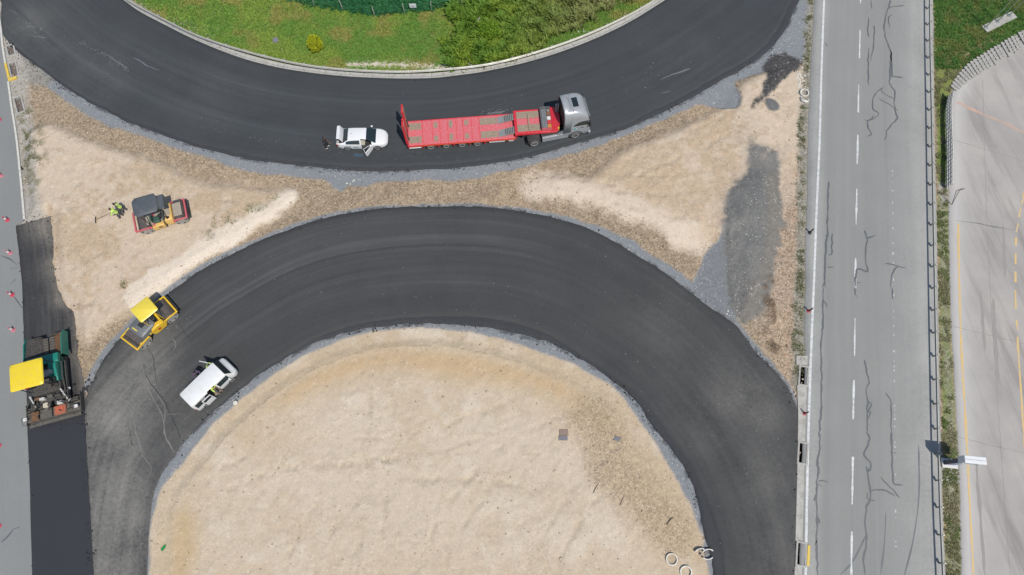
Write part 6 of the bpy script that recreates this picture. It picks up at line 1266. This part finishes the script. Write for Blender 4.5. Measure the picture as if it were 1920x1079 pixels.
MB().side([(3.3, 1.5), (3.7, 1.5), (3.6, 2.25), (3.35, 2.25)], -1.0, 1.0).build('console', paint('console_grey', C(150, 156, 164), .5, var=.2), pv, .05)
for px_ in (2.25, 4.2):
    for py_ in (-1.1, 1.1): MB().cyl((px_, py_, 1.5), (px_, py_, 3.52), .04, n=8).build('canopy_post', TRIM, pv)
cn = MB().loft([rrect(1.95, 4.15, 1.33, 3.50, .16), rrect(1.92, 4.18, 1.36, 3.58, .18), rrect(1.98, 4.12, 1.30, 3.66, .2), rrect(2.2, 3.85, 1.1, 3.70, .2)]).build('canopy', PYC, pv)
MB().box(1.86, 1.96, -.12, .18, 3.50, 3.60).build('canopy_light', LAMPR, cn, .01)
MB().cyl((4.55, .35, 1.8), (4.55, .35, 2.6), .07, n=10).build('exhaust_pipe', RIM, pv)
# screed
MB().box(.15, .95, -2.25, 2.25, .14, .50).build('screed', PLT, pv, .02); MB().box(.0, .16, -2.25, 2.25, .14, .34).build('screed_plate', PGR, pv, .015)
MB().box(-.28, .0, -2.2, 2.2, .34, .38).build('walkway', PLT, pv, .005)
for y0, y1, m_ in ((-1.15, -.15, POR), (.05, 1.05, PLT), (1.15, 1.8, PRU)): MB().box(.15, .9, y0, y1, .50, .72).build('screed_hood', m_, pv, .03)
MB().box(.35, .75, -.95, -.4, .72, .76).build('warning_panel', paint('panel_orange', C(204, 96, 66), .7, var=.3), pv); MB().box(.95, 1.35, .2, .62, .5, .95).build('gas_box', paint('pale_box', C(206, 196, 178), .7, var=.2), pv, .04); MB().box(.95, 1.3, -.95, -.5, .5, .85).build('valve_box', RIM, pv, .04)
for sy in (-1, 1):
    MB().box(.0, 1.7, sy * 2.27, sy * 2.33, .08, .55).build('end_gate', PGR, pv, .01)
    MB().box(.55, .62, sy * 1.6, sy * 2.2, .55, .75).box(1.0, 1.07, sy * 1.6, sy * 2.2, .55, .7).build('extension_beam', PLT, pv)
    MB().box(.25, .5, sy * 2.0, sy * 2.3, .85, 1.0).build('control_box', WHT, pv, .03); MB().box(.3, .36, sy * 2.05, sy * 2.1, 1.0, 1.04).build('control_knob', TRIM, pv); MB().cyl((.37, sy * 2.15, .5), (.37, sy * 2.15, .86), .025, n=6).build('control_stalk', TRIM, pv)
    MB().box(1.05, 1.35, sy * .2, sy * 2.15, .22, .5).build('auger_guard', PGR, pv)
    MB().tube([(1.3, sy * .6, 1.0), (1.1, sy * .9, 1.15), (.9, sy * 1.3, .9), (.8, sy * 1.5, .6)], .045, 6).build('hydraulic_hose', TRIM, pv)
    MB().tube([(-.1, sy * 1.7, .38), (-.1, sy * 1.7, 1.35), (1.0, sy * 1.7, 1.4), (1.5, sy * 1.4, 1.5)], .025, 6).build('handrail', PLT, pv)
    MB().cyl((1.25, sy * 1.35, .7), (2.0, sy * 1.3, 1.5), .06, n=8).build('lift_cylinder', RIM, pv)
MB().box(1.35, 2.1, -1.2, 1.2, .75, .82).build('rear_platform', PGR, pv); 
for k, (x, y, w_, h_) in enumerate(((1.5, -.8, .25, .35), (1.6, -.2, .3, .28), (1.55, .5, .22, .4), (1.7, .95, .2, .3))): MB().box(x, x + w_, y - w_, y + w_, .82, .82 + h_).build('hydraulic_block', (PGR, PLT, RIM, PRU)[k], pv, .03)
for k in range(4): MB().box(1.0, 1.45, 1.25 + k * .12, 1.31 + k * .12, .75, .80).build('step_bar', PLT, pv)
MB().tube([(-.05, 2.1, .4), (-.1, 2.3, 1.0), (.5, 2.4, 1.05), (.6, 2.35, .5)], .02, 6).build('side_handrail', TRIM, pv)

for k in range(22):
    x, y = random.uniform(.1, 2.4), random.uniform(-1.9, 1.9); a = random.uniform(0, 3.1); l = random.uniform(.2, .6); z = random.uniform(.8, 1.25) if x > 1 else random.uniform(.76, .95)
    MB().tube([(x, y, z), (x + l * .5 * math.cos(a), y + l * .5 * math.sin(a), z + .08), (x + l * math.cos(a), y + l * math.sin(a), z - .05)], random.uniform(.02, .045), 6).build('cable', random.choice((TRIM, PGR, PLT, RIM)), pv)
# ------------------------------------------------------------------ people
def skin_mesh(name, nodes, edges, mat, parent, root=0, sub=2):
    bm = bmesh.new(); lay_ = bm.verts.layers.skin.verify(); vs = []
    for i, (p, r) in enumerate(nodes):
        v = bm.verts.new(p); v[lay_].radius = r if isinstance(r, tuple) else (r, r); v[lay_].use_root = (i == root); vs.append(v)
    for a, b in edges: bm.edges.new((vs[a], vs[b]))
    me = bpy.data.meshes.new(name); bm.to_mesh(me); bm.free(); me.materials.append(mat)
    o = bpy.data.objects.new(name, me); COL.objects.link(o); o.parent = parent
    k = o.modifiers.new('skin', 'SKIN'); k.use_smooth_shade = True; s = o.modifiers.new('sub', 'SUBSURF'); s.levels = s.render_levels = sub
    return o
SKIN = paint('skin', C(164, 120, 96), .6, var=.08); HAIR = paint('hair_dark', (.012, .010, .009), .7); BLKC = paint('cloth_black', C(44, 44, 47), .9, var=.3, scale=8); PANT = paint('cloth_grey', C(88, 90, 92), .9, var=.25, scale=8); HIVIS = paint('hi_vis', C(206, 236, 120), .7, var=.1, scale=8); SHOEW = paint('shoe_white', C(236, 234, 230), .6); SHOEB = paint('shoe_black', (.02, .02, .02), .7); PURP = paint('cloth_purple', C(96, 84, 116), .9, var=.25, scale=8); SILT = paint('reflective_tape', C(210, 212, 208), .4)
def person(loc, rz, label, top, trousers, shoes, lean=0.0, arms=((.1, -.05), (.1, -.05)), stride=.0, sit=False, hair=HAIR, belt=None, vest=None, turn=0.0):
    """arms: per side (forward reach, lift) of the hand"""
    t = thing('person', label, 'person', loc, rz)
    s, c = math.sin(lean), math.cos(lean); hip = .92 if not sit else .50
    def up_(h, f=0.0): return Vector((s * h + c * f, 0, hip + c * h - s * f))       # point on the leaning trunk
    pel, waist, chest, neck, chin, crown = up_(0), up_(.18), up_(.42), up_(.56), up_(.64, .02), up_(.80, .01)
    N = [(pel, (.11, .09)), (waist, (.10, .085)), (chest, (.12, .09)), (neck, .052), (chin, .07), (up_(.72, .015), .092), (crown, .07), (up_(.68, .105), .018)]; E = [(0, 1), (1, 2), (2, 3), (3, 4), (4, 5), (5, 6), (5, 7)]
    J = {}
    for sd_, key in ((1, 0), (-1, 1)):
        f, l = arms[key]; sh = up_(.48) + Vector((0, sd_ * .19, 0)); hand = sh + Vector((f, sd_ * .04, -.54 + l)); mid = (sh + hand) / 2 + Vector((-.06, sd_ * .05, -.03))
        d = (hand - mid).normalized(); k = len(N); N += [(sh, .06), (mid, .045), (hand, .032), (hand + d * .08, (.04, .02))]; E += [(2, k), (k, k + 1), (k + 1, k + 2), (k + 2, k + 3)]
        # five fingers, the thumb from the side of the palm
        sidev = d.cross(Vector((0, 0, 1))); sidev = sidev.normalized() if sidev.length > .1 else Vector((1, 0, 0))
        for q, (o_, ln) in enumerate(((-.03, .07), (-.01, .085), (.01, .08), (.03, .06))):
            b = hand + d * .10 + sidev * o_; m = len(N); N += [(b, .009), (b + d * ln * .55 + Vector((0, 0, -.008)), .008), (b + d * ln + Vector((0, 0, -.025)), .007)]; E += [(k + 3, m), (m, m + 1), (m + 1, m + 2)]
        m = len(N); th = hand + d * .03 - sidev * .045; N += [(th, .011), (th + d * .04 - sidev * .02, .009)]; E += [(k + 2, m), (m, m + 1)]
        st = stride * sd_; hp = pel + Vector((0, sd_ * .09, -.04))
        if sit: kn = hp + Vector((.44, sd_ * .04, .02)); an = kn + Vector((.04, 0, -.42))
        else: an = Vector((st, sd_ * .12, .085)); kn = (hp + an) / 2 + Vector((.05, sd_ * .01, 0))
        toe = an + Vector((.17, sd_ * .02, -.05)); k2 = len(N)
        N += [(hp, .085), (kn, .058), (an, .042), (toe, (.04, .025))]; E += [(0, k2), (k2, k2 + 1), (k2 + 1, k2 + 2), (k2 + 2, k2 + 3)]
        J[sd_] = (sh, mid, hand, hp, kn, an, toe)
    skin_mesh('body', N, E, SKIN, t)
    # clothing follows the same joints
    N = [(waist, (.165, .15)), (up_(-.10), (.175, .16)), (up_(.36), (.19, .165)), (up_(.52), (.15, .13)), (up_(.60), .08)]; E = [(0, 1), (0, 2), (2, 3), (3, 4)]
    for sd_ in (1, -1):
        sh, mid, hand, *_ = J[sd_]; k = len(N); N += [(sh, .088), (mid, .074), (mid.lerp(hand, 1.0), .062)]; E += [(3, k), (k, k + 1), (k + 1, k + 2)]
    jk = skin_mesh('jacket', N, E, top, t)
    if vest: skin_mesh('vest', [(waist, (.185, .17)), (up_(-.08), (.19, .175)), (up_(.36), (.212, .185)), (up_(.50), (.20, .16)), (up_(.58), (.12, .11))], [(0, 1), (0, 2), (2, 3), (3, 4)], vest, t)
    N = [(up_(-.02), .135), (up_(.16), .14)]; E = [(0, 1)]
    for sd_ in (1, -1):
        _, _, _, hp, kn, an, toe = J[sd_]; k = len(N); N += [(hp + Vector((0, 0, -.06)), .108), (kn, .082), (an + Vector((0, 0, -.02)), .066)]; E += [(0, k), (k, k + 1), (k + 1, k + 2)]
    skin_mesh('trousers', N, E, trousers, t)
    for sd_ in (1, -1):
        an, toe = J[sd_][5:]; skin_mesh('shoe', [(an + Vector((-.05, 0, -.03)), (.05, .045)), (an + Vector((.05, 0, -.04)), (.052, .042)), (toe + Vector((.02, 0, 0)), (.045, .032))], [(0, 1), (1, 2)], shoes, t, sub=1)
    skin_mesh('hair', [(up_(.70, -.035), .112), (up_(.78, -.015), .125), (up_(.80, .035), .105)], [(0, 1), (1, 2)], hair, t)
    for sd_ in (1, -1):
        e = up_(.715, .10) + Vector((0, sd_ * .035, 0)); MB().lathe([(-.008, .004), (0, .011), (.006, .004)], 'X', e, 8).build('eye', TRIM, t)
        e = up_(.70, .0) + Vector((0, sd_ * .097, 0)); MB().lathe([(-.012, .008), (0, .03), (.012, .008)], 'Y', e, 8).build('ear', SKIN, t)
    MB().box(-.012, .012, -.025, .025, -.006, .006, Matrix.Translation(up_(.655, .095))).build('mouth', paint('lips', C(160, 96, 88), .6), t)
    if belt: 
        b = MB().lathe([(-.035, .165), (.035, .165)], 'Z', (0, 0, 0), 18).build('waist_band', belt, t, M=Matrix.Translation(up_(-.02)) @ Matrix.Rotation(lean, 4, 'Y') @ Matrix.Diagonal((.85, 1.02, 1, 1)))
    return t
person(W(613, 277, .055), R(15), 'person in black clothes and white shoes behind the white sedan', BLKC, BLKC, SHOEW, lean=.18, arms=((.12, .02), (.30, .12)), stride=.10, belt=SILT)
g1 = G(236, 397)
person(g1, R(200), 'worker in a lime hi-vis vest, nearer the red roller', PANT, PANT, SHOEB, lean=.30, arms=((.30, .12), (.25, .08)), stride=.16, vest=HIVIS)
g2 = G(229, 407)
person(g2, R(190), 'worker in a lime hi-vis vest holding a long-handled rake', HIVIS, PANT, SHOEB, lean=.28, arms=((.36, .16), (.30, .02)), stride=.14, vest=HIVIS)
rk = thing('asphalt_rake', 'long-handled rake held by the hi-vis worker', 'rake', G(180, 413)); h0 = g2 - Vector(rk.location) + Vector((-.35, .05, .95))
MB().tube([(0, 0, .06), tuple(h0)], .018, 6).build('handle', paint('wood_handle', C(120, 100, 80), .8), rk); MB().box(-.03, .03, -.3, .3, 0, .10, Matrix.Rotation(.2, 4, 'Z')).build('rake_head', TRIM, rk)
def vanp(x, y, z=0.0): return van.matrix_basis @ Vector((x, y, z))
person(vanp(1.02, 1.26), R(49 - 75), 'worker in a lime hi-vis jacket leaning in at the open driver door of the van', HIVIS, PANT, SHOEB, lean=.45, arms=((.4, .2), (.42, .2)), vest=HIVIS)
person(vanp(-.15, 1.62), R(49 - 100), 'person in dark purple clothes standing beside the van', PURP, BLKC, SHOEB, lean=.35, arms=((.3, .15), (.32, .1)), stride=.08)
person(vanp(.05, -.42, .40), R(49 - 90), 'person in a lime hi-vis jacket sitting in the open van side door', HIVIS, PANT, SHOEB, lean=.35, arms=((.3, .2), (.3, .2)), sit=True)
